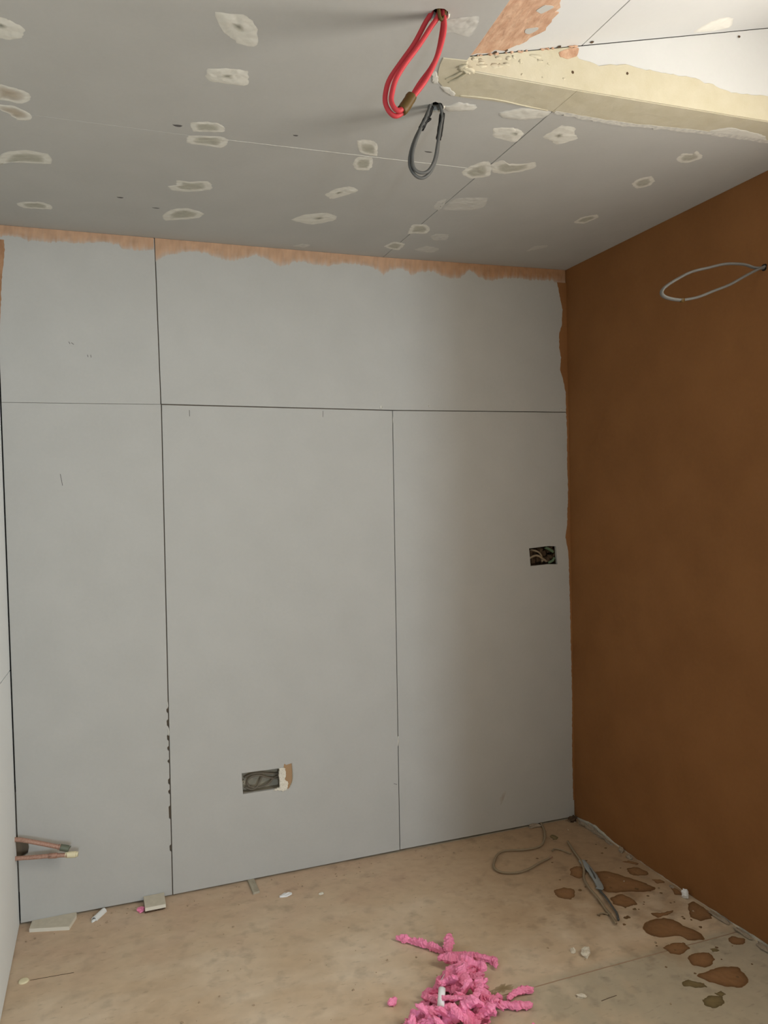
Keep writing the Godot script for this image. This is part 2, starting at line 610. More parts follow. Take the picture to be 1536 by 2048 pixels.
	for e in [[-0.862, 0.912, 0.030, 0.016], [-0.905, 0.925, 0.020, 0.014]]:
		var s := fresh(false)
		var o := circle(Vector2.ZERO, 1.0, 30, 0.9)
		for k in o.size(): o[k] = P(e[0], -e[1]) + o[k] * P(e[2], e[3])
		coat(s, f, o, P(e[0], -e[1]), [[0.0, 0.0004, Color(0.27, 0.20, 0.105)], [0.5, 0.0004, Color(0.31, 0.235, 0.135)], [1.0, 0.0003, Color(0.42, 0.33, 0.22)]])
		commit(s, "plaster_splash", mats.splash, fl)
	# small drips round the splashes and grit swept about: too many to pick apart
	var drips := fresh(false)
	for k in 46:
		var c := P(-0.05 - 0.34 * rng.randf(), -(0.25 + 0.95 * rng.randf()))
		var r := 0.003 + 0.007 * rng.randf() * rng.randf()
		coat(drips, f, circle(c, r, 12, 0.6), c, [[0.0, 0.0007, Color(0.19, 0.115, 0.055)], [0.8, 0.0007, Color(0.16, 0.092, 0.042)], [1.0, 0.0001, Color(0.2, 0.14, 0.08)]])
	commit(drips, "drips", mats.splash, fl).set_meta("kind", "stuff")
	var grit := fresh(false)
	for k in 260:
		var near := rng.randf() < 0.55
		var x := LEFT + 0.03 + rng.randf() * 2.18
		var z := (0.01 + 0.10 * rng.randf()) if near else 0.1 + rng.randf() * 1.3
		var r := 0.0012 + 0.0034 * pow(rng.randf(), 3.0)
		lump(grit, W(x, FLOOR + r * 0.4, z), Vector3(r, r * 0.6, r * 0.8), k * 0.37, rng.randf() * TAU, 0.5, 6)
	commit(grit, "plaster_grit", mat("grit", Color(0.66, 0.58, 0.48), 0.95), fl).set_meta("kind", "stuff")


# a floor sheet: a slab whose face carries the floor picture
func sheet(st: SurfaceTool, f: Transform3D, pts: PackedVector2Array, thick: float):
	pts = wound(pts)
	var idx := Geometry2D.triangulate_polygon(pts)
	for i in range(0, idx.size(), 3):
		var c := [pts[idx[i]], pts[idx[i + 1]], pts[idx[i + 2]]]
		if (c[1] - c[0]).cross(c[2] - c[0]) < 0.0:
			c.reverse()
		for k in [0, 2, 1]:
			st.set_uv(P(1.0 + c[k].x / 2.24, -c[k].y / 1.456))
			st.add_vertex(f * W(c[k].x, c[k].y, 0))
	for i in pts.size():
		var a := pts[i]
		var b := pts[(i + 1) % pts.size()]
		st.set_uv(P(0.02, 0.02))
		quad(st, f * W(a.x, a.y, -thick), f * W(b.x, b.y, -thick), f * W(b.x, b.y, 0), f * W(a.x, a.y, 0))


# ---------------------------------------------------------------- far wall

func ceiling_height(x: float) -> float:
	return 2.4 + 0.0152 * x if x > JOIN else 2.4 + 0.0152 * JOIN + 0.0018 * (x - JOIN)


func build_back_wall():
	var f := Transform3D.IDENTITY
	var box_left := PackedVector2Array([P(-1.462, 0.409), P(-1.459, 0.329), P(-1.317, 0.329), P(-1.306, 0.352), P(-1.311, 0.378), P(-1.304, 0.396), P(-1.316, 0.407)])
	var box_right := PackedVector2Array([P(-0.207, 1.198), P(-0.201, 1.121), P(-0.113, 1.125), P(-0.067, 1.122), P(-0.073, 1.201), P(-0.112, 1.204)])
	var st := fresh()
	slab(st, f, rect(LEFT - 0.25, -0.14, 0.25, 2.7), 0.12, [], 0.0, -0.062)
	var wall := structure(commit(st, "wall_back", mats.void), "far wall of grey plasterboard sheets with plastered edges", "wall")
	var edge := LEFT + 0.0048
	# studs and noggings that the boards are screwed to, glimpsed through the joints
	for q in [rect(-1.745, -0.005, -1.695, 2.42), rect(-0.850, -0.005, -0.800, 2.42), rect(-2.26, 0.10, -2.19, 0.45), rect(-2.19, 1.765, 0.0, 1.810)]:
		st = fresh()
		slab(st, f, q, 0.045, [], 0.0, -0.0155 if q[0].x > -2.0 or q[0].y > 1.0 else -0.026)
		commit(st, "stud", mats.stud, wall)
	# left-hand lower board, chipped along its right edge and cut away round the pipes
	var lower := PackedVector2Array([P(edge, 0.003)])
	var chips := [P(0.161, 0.183), P(0.281, 0.327), P(0.373, 0.386), P(0.408, 0.427), P(0.487, 0.497), P(0.533, 0.546), P(0.570, 0.589), P(0.622, 0.644), P(0.671, 0.686)]
	var run := func(y: float) -> float: return -1.7275 + 0.0082 * y
	lower.append(P(run.call(0.0), -0.001))
	for c in chips:
		lower.append(P(run.call(c.x), c.x - 0.003))
		lower.append(P(run.call(c.x) - 0.0048, c.x + 0.002))
		lower.append(P(run.call(c.y) - 0.0056, c.y - 0.002))
		lower.append(P(run.call(c.y), c.y + 0.003))
	lower.append(P(run.call(1.79), 1.7905))
	lower.append(P(edge, 1.7890))
	lower.append_array(PackedVector2Array([P(edge, 0.300), P(edge + 0.016, 0.296), P(edge + 0.031, 0.287), P(edge + 0.034, 0.262), P(edge + 0.030, 0.241), P(edge + 0.014, 0.232), P(edge, 0.228)]))
	board(wall, f, lower)
	board(wall, f, PackedVector2Array([P(edge, 1.7900), P(-1.7142, 1.7915), P(-1.7182, 2.3840), P(edge, 2.3838)]))
	board(wall, f, PackedVector2Array([P(-1.7110, 1.7930), P(-0.820, 1.7832), P(-0.002, 1.7858), P(-0.002, 2.3985), P(JOIN, 2.3855), P(-1.7150, 2.3842)]))
	board(wall, f, PackedVector2Array([P(-1.7240, -0.001), P(-0.8335, 0.001), P(-0.8210, 1.7798), P(-1.7095, 1.7892)]), [box_left])
	board(wall, f, PackedVector2Array([P(-0.8305, 0.002), P(-0.002, -0.001), P(-0.002, 1.7830), P(-0.8183, 1.7800)]), [box_right])
	# plaster run along the top of the boards and down the corner
	band(wall, [P(-2.2318, 2.344), P(-2.204, 2.348), P(-2.158, 2.349), P(-2.135, 2.339), P(-2.097, 2.339), P(-2.031, 2.343), P(-1.983, 2.342), P(-1.934, 2.348), P(-1.890, 2.355), P(-1.840, 2.351), P(-1.830, 2.336), P(-1.802, 2.336), P(-1.756, 2.337), P(-1.7200, 2.342)])
	band(wall, [P(-1.7155, 2.302), P(-1.704, 2.307), P(-1.688, 2.324), P(-1.640, 2.335), P(-1.597, 2.348), P(-1.538, 2.347), P(-1.501, 2.334), P(-1.463, 2.326), P(-1.435, 2.325), P(-1.401, 2.337), P(-1.362, 2.352), P(-1.322, 2.348), P(-1.283, 2.329), P(-1.260, 2.318), P(-1.225, 2.328), P(-1.207, 2.341), P(-1.168, 2.344), P(-1.139, 2.335), P(-1.067, 2.336), P(-1.006, 2.351), P(-0.944, 2.350), P(-0.901, 2.345), P(-0.863, 2.332), P(-0.845, 2.316), P(-0.819, 2.336), P(-0.773, 2.349), P(-0.741, 2.340), P(-0.722, 2.323), P(-0.689, 2.339), P(-0.629, 2.348), P(-0.603, 2.334), P(-0.549, 2.325), P(-0.508, 2.328), P(-0.466, 2.366), P(-0.425, 2.340), P(-0.370, 2.326), P(-0.320, 2.340), P(-0.236, 2.348), P(-0.171, 2.344), P(-0.111, 2.348), P(-0.066, 2.350), P(-0.040, 2.335), P(-0.003, 2.345)])
	upright(wall, [P(-0.045, 2.345), P(-0.030, 2.278), P(-0.019, 2.227), P(-0.025, 2.162), P(-0.039, 2.123), P(-0.040, 2.064), P(-0.031, 2.020), P(-0.037, 1.968), P(-0.022, 1.924), P(-0.011, 1.872), P(-0.010, 1.788), P(-0.007, 1.707), P(-0.009, 1.576), P(-0.007, 1.445), P(-0.015, 1.292), P(-0.024, 1.238), P(-0.010, 1.160), P(-0.008, 1.006), P(-0.006, 0.741), P(-0.005, 0.518), P(-0.009, 0.297), P(-0.008, 0.073)], 0.0, mats.wet_plaster)
	upright(wall, [P(-2.205, 2.336), P(-2.205, 2.302), P(-2.208, 2.269), P(-2.214, 2.226), P(-2.219, 2.168), P(-2.226, 2.067), P(-2.230, 1.999)], LEFT + 0.0048, mats.plaster_skim)
	# broken edge of the left-hand opening: crumbled gypsum and a flap of torn paper
	var g := fresh()
	var crumb := PackedVector2Array(jittered([P(-1.3195, 0.406), P(-1.3205, 0.369), P(-1.3190, 0.333), P(-1.340, 0.3295), P(-1.345, 0.3265), P(-1.318, 0.322), P(-1.308, 0.317), P(-1.295, 0.318), P(-1.288, 0.331), P(-1.2855, 0.348), P(-1.297, 0.362), P(-1.2925, 0.389), P(-1.296, 0.405), P(-1.308, 0.408)], 0.004, 0.004, 300.0))
	slab(g, f, crumb, 0.012, [], 0.0016, 0.0045)
	for b in [[-1.308, 0.392, 0.007, 0.009], [-1.303, 0.372, 0.006, 0.008], [-1.300, 0.344, 0.008, 0.009], [-1.305, 0.328, 0.009, 0.006]]:
		lump(g, W(b[0], b[1], 0.003), Vector3(b[2], b[3], 0.004), b[0] * 9.0, 0.0, 0.5, 8)
	commit(g, "broken_gypsum", mats.gypsum, wall)
	var flap := fresh()
	slab(flap, f, rounded([P(-1.301, 0.409), P(-1.298, 0.422), P(-1.291, 0.416), P(-1.283, 0.417), P(-1.268, 0.419), P(-1.2675, 0.385), P(-1.270, 0.349), P(-1.279, 0.330), P(-1.289, 0.322), P(-1.292, 0.348), P(-1.300, 0.362), P(-1.295, 0.389)], 40, 0.001), 0.001, [], 0.0, 0.0008)
	commit(flap, "torn_paper", mats.torn_paper, wall)
	var curl := fresh(false)
	for s in 2:
		var a0 := W(-1.2690, 0.419, 0.001)
		var b0 := W(-1.2800, 0.329, 0.001)
		tube(curl, [a0, W(-1.2672, 0.385, 0.002), W(-1.2690, 0.352, 0.002), b0], 0.0016, 6, 6)
	commit(curl, "paper_edge", mats.board_edge, wall)
	# burrs of paper and filler on the joints, and a smudge low down by the corner
	for b in [[-0.8290, 0.447, 0.0035, 0.020], [-0.869, 1.794, 0.006, 0.005], [-0.660, 1.800, 0.003, 0.004], [-0.036, 1.797, 0.006, 0.004], [-1.7235, 0.700, 0.003, 0.010], [-1.7222, 0.600, 0.003, 0.014], [-0.8185, 1.745, 0.002, 0.012]]:
		var s := fresh(false)
		lump(s, W(b[0], b[1], 0.0), Vector3(b[2], b[3], 0.0016), b[1] * 7.0, 0.0, 0.5, 8)
		commit(s, "paper_burr", mats.seam, wall)
	var smudge := fresh(false)
	coat(smudge, f, rounded([P(-0.372, 0.105), P(-0.352, 0.130), P(-0.338, 0.165), P(-0.350, 0.170), P(-0.372, 0.140)], 24, 0.006), P(-0.356, 0.138), [[0.0, 0.0003, Color(0.37, 0.33, 0.28)], [0.6, 0.0003, Color(0.40, 0.37, 0.33)], [1.0, 0.0002, Color(0.445, 0.435, 0.405)]])
	commit(smudge, "smudge", mats.tinted, wall)
	# setting-out marks in pencil
	for l in [[-1.613, 1.772, -1.613, 1.749], [-1.108, 1.776, -1.109, 1.752], [-0.852, 0.276, -0.838, 0.270], [-2.014, 2.003, -2.010, 1.995], [-2.006, 2.000, -1.998, 1.994], [-1.955, 1.960, -1.953, 1.952], [-1.944, 1.960, -1.943, 1.951], [-2.056, 1.545, -2.050, 1.505]]:
		var d := P(l[2] - l[0], l[3] - l[1]).normalized().orthogonal() * 0.0009
		var s := fresh()
		slab(s, f, PackedVector2Array([P(l[0], l[1]) + d, P(l[2], l[3]) + d, P(l[2], l[3]) - d, P(l[0], l[1]) - d]), 0.0006, [], 0.0, 0.0002)
		commit(s, "pencil_mark", mats.pencil, wall)


func board(parent: Node3D, f: Transform3D, outline: PackedVector2Array, holes := [], called := "plasterboard", m := "board"):
	var st := fresh()
	slab(st, f, outline, 0.0125, holes, 0.0008)
	return commit(st, called, mats[m], parent)


# the horizontal plaster band: brushed out thin along a ragged lower edge, damper towards the right-hand corner
func band(parent: Node3D, low: Array):
	var st := fresh(false)
	var pts := []
	for i in low.size() - 1:
		var n := maxi(1, int((low[i + 1].x - low[i].x) / 0.004))
		for k in n:
			var q: Vector2 = (low[i] as Vector2).lerp(low[i + 1], float(k) / n)
			pts.append(q + P(0, 0.005 * fuzz.get_noise_2d(q.x * 260.0, 3.0) + 0.006 * fuzz.get_noise_2d(q.x * 60.0, 8.0)))
	pts.append(low[-1])
	var paper := Color(0.448, 0.442, 0.415)
	var steps := [[0.0, 0.0002, 0.22], [0.10, 0.0006, 0.62], [0.30, 0.0010, 0.92], [0.6, 0.0014, 1.0], [1.0, 0.0020, 1.0]]
	for i in pts.size() - 1:
		for r in steps.size() - 1:
			var c := []
			for e in [[i, r], [i + 1, r], [i + 1, r + 1], [i, r + 1]]:
				var q: Vector2 = pts[e[0]]
				var k: Array = steps[e[1]]
				var y := lerpf(q.y, ceiling_height(q.x) - 0.0005, k[0])
				var wet := smoothstep(-1.0, -0.1, q.x)
				var tone := Color(0.47, 0.300, 0.190).lerp(Color(0.38, 0.205, 0.105), wet)
				var streak := 1.0 + 0.10 * fuzz.get_noise_2d(q.x * 90.0, y * 14.0) + 0.22 * fuzz.get_noise_2d(q.x * 22.0 + 9.0, y * 22.0)
				tone = Color(tone.r * streak, tone.g * streak, tone.b * streak)
				var thin: float = clampf(k[2] + 0.35 * fuzz.get_noise_2d(q.x * 60.0, 3.0 + y * 10.0) * (1.0 - k[0]), 0.0, 1.0)
				c.append([W(q.x, y, k[1]), paper.lerp(tone, thin)])
			for v in [0, 2, 1, 0, 3, 2]:
				st.set_color(c[v][1])
				st.add_vertex(c[v][0])
	commit(st, "plaster_band", mats.tinted, parent)


func upright(parent: Node3D, side: Array, to: float, m: Material):
	var st := fresh(false)
	var pts := jittered(side, 0.008, 0.003, 120.0)
	var s := signf(to - side[0].x)
	for i in pts.size() - 1:
		var a: Vector2 = pts[i]
		var b: Vector2 = pts[i + 1]
		var lip := minf(0.003, absf(to - a.x) * 0.4)
		var lip_b := minf(0.003, absf(to - b.x) * 0.4)
		var c := [W(a.x, a.y, 0.0002), W(b.x, b.y, 0.0002), W(b.x + s * lip_b, b.y, 0.0014), W(a.x + s * lip, a.y, 0.0014), W(to, b.y, 0.0026), W(to, a.y, 0.0026)]
		if s > 0.0:
			quad(st, c[0], c[1], c[2], c[3])
			quad(st, c[3], c[2], c[4], c[5])
		else:
			quad(st, c[3], c[2], c[1], c[0])
			quad(st, c[5], c[4], c[2], c[3])
	commit(st, "plaster_band", m, parent)


# ---------------------------------------------------------------- other walls

func build_side_walls():
	# right: one coat of fresh plaster on a thick wall, with the window behind the photographer's right
	var f := frame(Vector3.ZERO, Vector3(0, 0, 1), Vector3.UP)
	var st := fresh()
	slab(st, f, PackedVector2Array([P(-0.10, -0.13), P(REAR + 0.1, -0.13), P(REAR + 0.1, 2.80), P(1.30, 2.80), P(1.30, 2.50), P(-0.10, 2.50)]), 0.26, [rect(1.85, 0.95, 2.65, 2.55)], 0.0, -0.004)
	var wall := structure(commit(st, "wall_right", mats.gypsum), "right wall in fresh brown plaster", "wall")
	var low := [P(-0.004, 0.001), P(0.05, 0.006), P(0.10, 0.014), P(0.15, 0.020), P(0.21, 0.012), P(0.28, 0.001), P(0.40, -0.004), P(0.80, -0.004), P(0.84, 0.000), P(0.91, 0.000), P(0.98, 0.004), P(1.05, 0.006), P(1.2, 0.0), P(REAR, 0.0)]
	var skin := PackedVector2Array()
	for q in jittered(low, 0.015, 0.003, 70.0):
		skin.append(q)
	for q in [P(REAR, 2.76), P(CHEEK, 2.76), P(CHEEK, 2.41), P(-0.004, 2.40)]:
		skin.append(q)
	st = fresh()
	slab(st, f, skin, 0.004, [rect(1.85, 0.95, 2.65, 2.55)], 0.0)
	commit(st, "plaster_coat", mats.wet_plaster, wall)
	# hole where the light cable comes out
	st = fresh()
	slab(st, f, circle(P(1.066, 2.114), 0.011, 14, 0.5), 0.001, [], 0.0, 0.0006)
	commit(st, "cable_hole", mats.black_tape, wall)
	# left: two boards, the joint between them falling away from the corner
	f = frame(Vector3(LEFT, 0, 0), Vector3(0, 0, -1), Vector3.UP)
	st = fresh()
	slab(st, f, rect(-REAR - 0.1, -0.13, 0.10, 2.6), 0.12, [], 0.0, -0.0125)
	wall = structure(commit(st, "wall_left", mats.void), "left wall of plasterboard seen as a pale sliver", "wall")
	board(wall, f, PackedVector2Array([P(-REAR, FLOOR + 0.004), P(0.02, FLOOR + 0.004), P(0.02, 0.2270), P(0.004, 0.226), P(-0.012, 0.232), P(-0.010, 0.240), P(-0.004, 0.244), P(-0.004, 0.284), P(-0.010, 0.292), P(-0.008, 0.300), P(0.02, 0.304), P(0.02, 0.8745), P(-0.259, 0.8895), P(-REAR, 0.900)]), [], "plasterboard", "lit_left_board")
	board(wall, f, PackedVector2Array([P(-REAR, 0.903), P(-0.259, 0.8930), P(0.02, 0.8775), P(0.02, 2.386), P(-REAR, 2.386)]), [], "plasterboard", "lit_left_board")
	# rear, behind the camera: an added doorway, landing and slit window, shaped to light the far wall
	f = frame(Vector3(0, 0, REAR), Vector3(-1, 0, 0), Vector3.UP)
	st = fresh()
	slab(st, f, PackedVector2Array([P(-0.3, -0.13), P(1.35, -0.13), P(1.35, 1.985), P(-LEFT - 0.03, 1.985), P(-LEFT - 0.03, -0.13), P(-LEFT + 0.3, -0.13), P(-LEFT + 0.3, 2.9), P(-0.3, 2.9)]), 0.12)
	structure(commit(st, "wall_rear", mats.board), "plasterboard wall at the back of the room with the added doorway", "wall")
	var land := frame(Vector3(0, FLOOR, 0), Vector3.RIGHT, Vector3.FORWARD)
	st = fresh()
	slab(st, land, rect(-3.2, -6.1, 0.2, -REAR - 0.02), 0.12)
	structure(commit(st, "floor_landing", mats.timber), "boarded floor of the added landing", "floor")
	st = fresh()
	slab(st, frame(Vector3(0, 2.4, 0), Vector3.RIGHT, Vector3(0, 0, 1)), rect(-3.2, REAR + 0.1, 0.2, 6.2), 0.12)
	structure(commit(st, "ceiling_landing", mats.board), "ceiling of the added landing", "ceiling")
	for x in [-3.0, 0.0]:
		st = fresh()
		slab(st, frame(Vector3(x, 0, 0), Vector3(0, 0, -1 if x < -1.0 else 1), Vector3.UP), rect(-6.2, -0.1, -REAR - 0.1, 2.5) if x < -1.0 else rect(REAR + 0.1, -0.1, 6.2, 2.5), 0.12)
		structure(commit(st, numbered("wall_landing"), mats.board), "side wall of the added landing", "wall")
	st = fresh()
	slab(st, frame(Vector3(0, 0, 6.0), Vector3(-1, 0, 0), Vector3.UP), rect(-0.2, -0.1, 3.2, 2.5), 0.15, [rect(1.785, 0.9, 1.985, 2.0)])
	structure(commit(st, numbered("wall_landing"), mats.board), "end wall of the added landing with the slit window", "wall")


# ---------------------------------------------------------------- ceiling

func ceiling_frame(right: bool) -> Transform3D:
	var u := Vector3(1, 0.0152 if right else 0.0018, 0).normalized()
	return frame(Vector3(JOIN, ceiling_height(JOIN), 0), u, Vector3(0, 0, 1))


func on_ceiling(x: float, z: float) -> Vector3:
	return W(x, ceiling_height(x), z)


func build_ceiling():
	var left := ceiling_frame(false)
	var right := ceiling_frame(true)
	var st := fresh()
	var flat := frame(Vector3(0, 2.445, 0), Vector3.RIGHT, Vector3(0, 0, 1))
	slab(st, flat, PackedVector2Array([P(LEFT - 0.2, -0.15), P(0.2, -0.15), P(0.2, CHEEK - 0.016), P(HINGE - 0.02, CHEEK - 0.016), P(HINGE - 0.02, REAR + 0.1), P(LEFT - 0.2, REAR + 0.1)]), 0.10)
	var top := structure(commit(st, "ceiling", mats.void), "plasterboard ceiling with filled screw heads and a sloping part on the right", "ceiling")
	var u := func(x: float, z: float) -> Vector2: return P(x - JOIN, z)
	var red_hole := circle(u.call(-1.272, 1.500), 0.0175, 18, 0.3)
	var grey_hole := circle(u.call(-1.131, 1.168), 0.0180, 18, 0.3)
	board(top, left, PackedVector2Array([u.call(LEFT + 0.001, 0.0005), u.call(JOIN - 0.0010, 0.0005), u.call(JOIN - 0.0010, 0.8655), u.call(-1.6, 0.8445), u.call(-1.72, 0.842), u.call(LEFT + 0.001, 0.842)]))
	board(top, left, PackedVector2Array([u.call(LEFT + 0.001, 0.8422), u.call(-1.72, 0.8422), u.call(-1.6, 0.8450), u.call(JOIN - 0.0010, 0.8668), u.call(JOIN - 0.0010, CHEEK), u.call(HINGE, CHEEK), u.call(HINGE - 0.004, 1.42), u.call(HINGE - 0.016, 1.60), u.call(HINGE - 0.016, REAR), u.call(LEFT + 0.001, REAR)]), [red_hole, grey_hole])
	board(top, right, PackedVector2Array([u.call(JOIN + 0.0012, 0.0005), u.call(-0.0005, 0.0005), u.call(-0.0005, CHEEK), u.call(JOIN + 0.0012, CHEEK)]))
	# torn paper standing up round the two cable holes
	for h in [[-1.272, 1.500], [-1.131, 1.168]]:
		st = fresh(false)
		var ring := []
		for k in 9:
			var a := 0.45 - 2.7 * k / 8.0
			ring.append(on_ceiling(h[0] + 0.0185 * cos(a), h[1] + 0.0185 * sin(a)) - W(0, 0.001 + 0.0022 * absf(sin(k * 1.9)), 0))
		tube(st, ring, 0.0024, 6, 3, 1.0, 0.5)
		commit(st, "torn_rim", mats.gypsum, top)
	# the filled seam, a hair proud, running back from the middle of the ceiling
	st = fresh()
	var seam := PackedVector2Array()
	var line := jittered([u.call(-1.60, 0.8448), u.call(-1.28, 0.854), u.call(-0.90, 0.8650)], 0.04, 0.0012)
	for q in line: seam.append(q + P(0, 0.0011))
	line.reverse()
	for q in line: seam.append(q - P(0, 0.0010))
	slab(st, left, seam, 0.0014, [], 0.0003, 0.0008)
	commit(st, "joint_filler", mats.seam, top)
	# cream jointing compound round the edge of the slope
	var skim := []
	for q in [P(-1.205, 1.364), P(-1.193, 1.316), P(-1.177, 1.278), P(-1.144, 1.247), P(-1.114, 1.224), P(-1.077, 1.226), P(-1.017, 1.232), P(-0.940, 1.235), P(-0.881, 1.231), P(-0.845, 1.230)]:
		skim.append(u.call(q.x, q.y))
	var edge_l := jittered(skim, 0.02, 0.005, 60.0)
	var pl := PackedVector2Array(edge_l)
	for q in [P(JOIN, CHEEK - 0.001), P(HINGE, CHEEK - 0.001), P(HINGE - 0.001, 1.371)]:
		pl.append(u.call(q.x, q.y))
	st = fresh()
	slab(st, left, pl, 0.002, [], 0.0008, 0.0016)
	commit(st, "jointing_compound", mats.cream_joint, top)
	skim.clear()
	for q in [P(-0.845, 1.230), P(-0.810, 1.230), P(-0.701, 1.223), P(-0.611, 1.225), P(-0.509, 1.236), P(-0.401, 1.242), P(-0.284, 1.244), P(-0.166, 1.242), P(-0.002, 1.245)]:
		skim.append(u.call(q.x, q.y))
	var pr := PackedVector2Array(jittered(skim, 0.02, 0.005, 60.0))
	pr.append(u.call(-0.002, CHEEK - 0.001))
	pr.append(u.call(JOIN, CHEEK - 0.001))
	st = fresh()
	slab(st, right, pr, 0.002, [], 0.0008, 0.0016)
	commit(st, "jointing_compound", mats.cream_joint, top)
	# a ridge of compound left by the knife, and the crossed knife marks at the corner
	st = fresh(false)
	tube(st, [on_ceiling(-1.100, 1.232) - W(0, 0.0015, 0), on_ceiling(-1.06, 1.240) - W(0, 0.0025, 0), on_ceiling(-1.0, 1.242) - W(0, 0.002, 0), on_ceiling(-0.93, 1.236) - W(0, 0.002, 0), on_ceiling(-0.86, 1.231) - W(0, 0.001, 0)], 0.0026, 8, 6, 0.6, 0.4)
	commit(st, "knife_ridge", mats.cream_joint, top)
	st = fresh(false)
	for r in [[-1.140, 1.334, -1.162, 1.290], [-1.128, 1.331, -1.150, 1.278]]:
		tube(st, [on_ceiling(r[0], r[1]) - W(0, 0.002, 0), on_ceiling((r[0] + r[2]) / 2 + 0.002, (r[1] + r[3]) / 2) - W(0, 0.0035, 0), on_ceiling(r[2], r[3]) - W(0, 0.001, 0)], 0.0030, 8, 6, 0.7, 0.3)
	commit(st, "knife_ridge", mats.cream_joint, top)
	st = fresh(false)
	for b in [[-1.143, 1.340, 0.012, 0.006, 0.010], [-1.128, 1.337, 0.016, 0.007, 0.008], [-1.150, 1.347, 0.009, 0.005, 0.014]]:
		lump(st, on_ceiling(b[0], b[1]), Vector3(b[2], b[3], b[4]), b[0] * 31.0, 0.3, 0.5, 12)
	commit(st, "compound_lump", mats.cream_joint, top)
	# white feathering below the cream border
	st = fresh()
	var feather := PackedVector2Array()
	for q in jittered([P(-0.84, 1.226), P(-0.70, 1.214), P(-0.61, 1.215), P(-0.50, 1.226), P(-0.40, 1.232), P(-0.30, 1.236), P(-0.15, 1.234), P(-0.002, 1.238)], 0.012, 0.010, 70.0): feather.append(q - P(JOIN, 0))
	for q in jittered([P(-0.002, 1.256), P(-0.15, 1.250), P(-0.30, 1.252), P(-0.40, 1.248), P(-0.50, 1.242), P(-0.60, 1.232), P(-0.70, 1.231), P(-0.84, 1.236)], 0.012, 0.004, 70.0): feather.append(q - P(JOIN, 0))
	slab(st, right, feather, 0.0012, [], 0.0, 0.0020)
	commit(st, "filler_smear", mats.seam, top)
	patches(top)


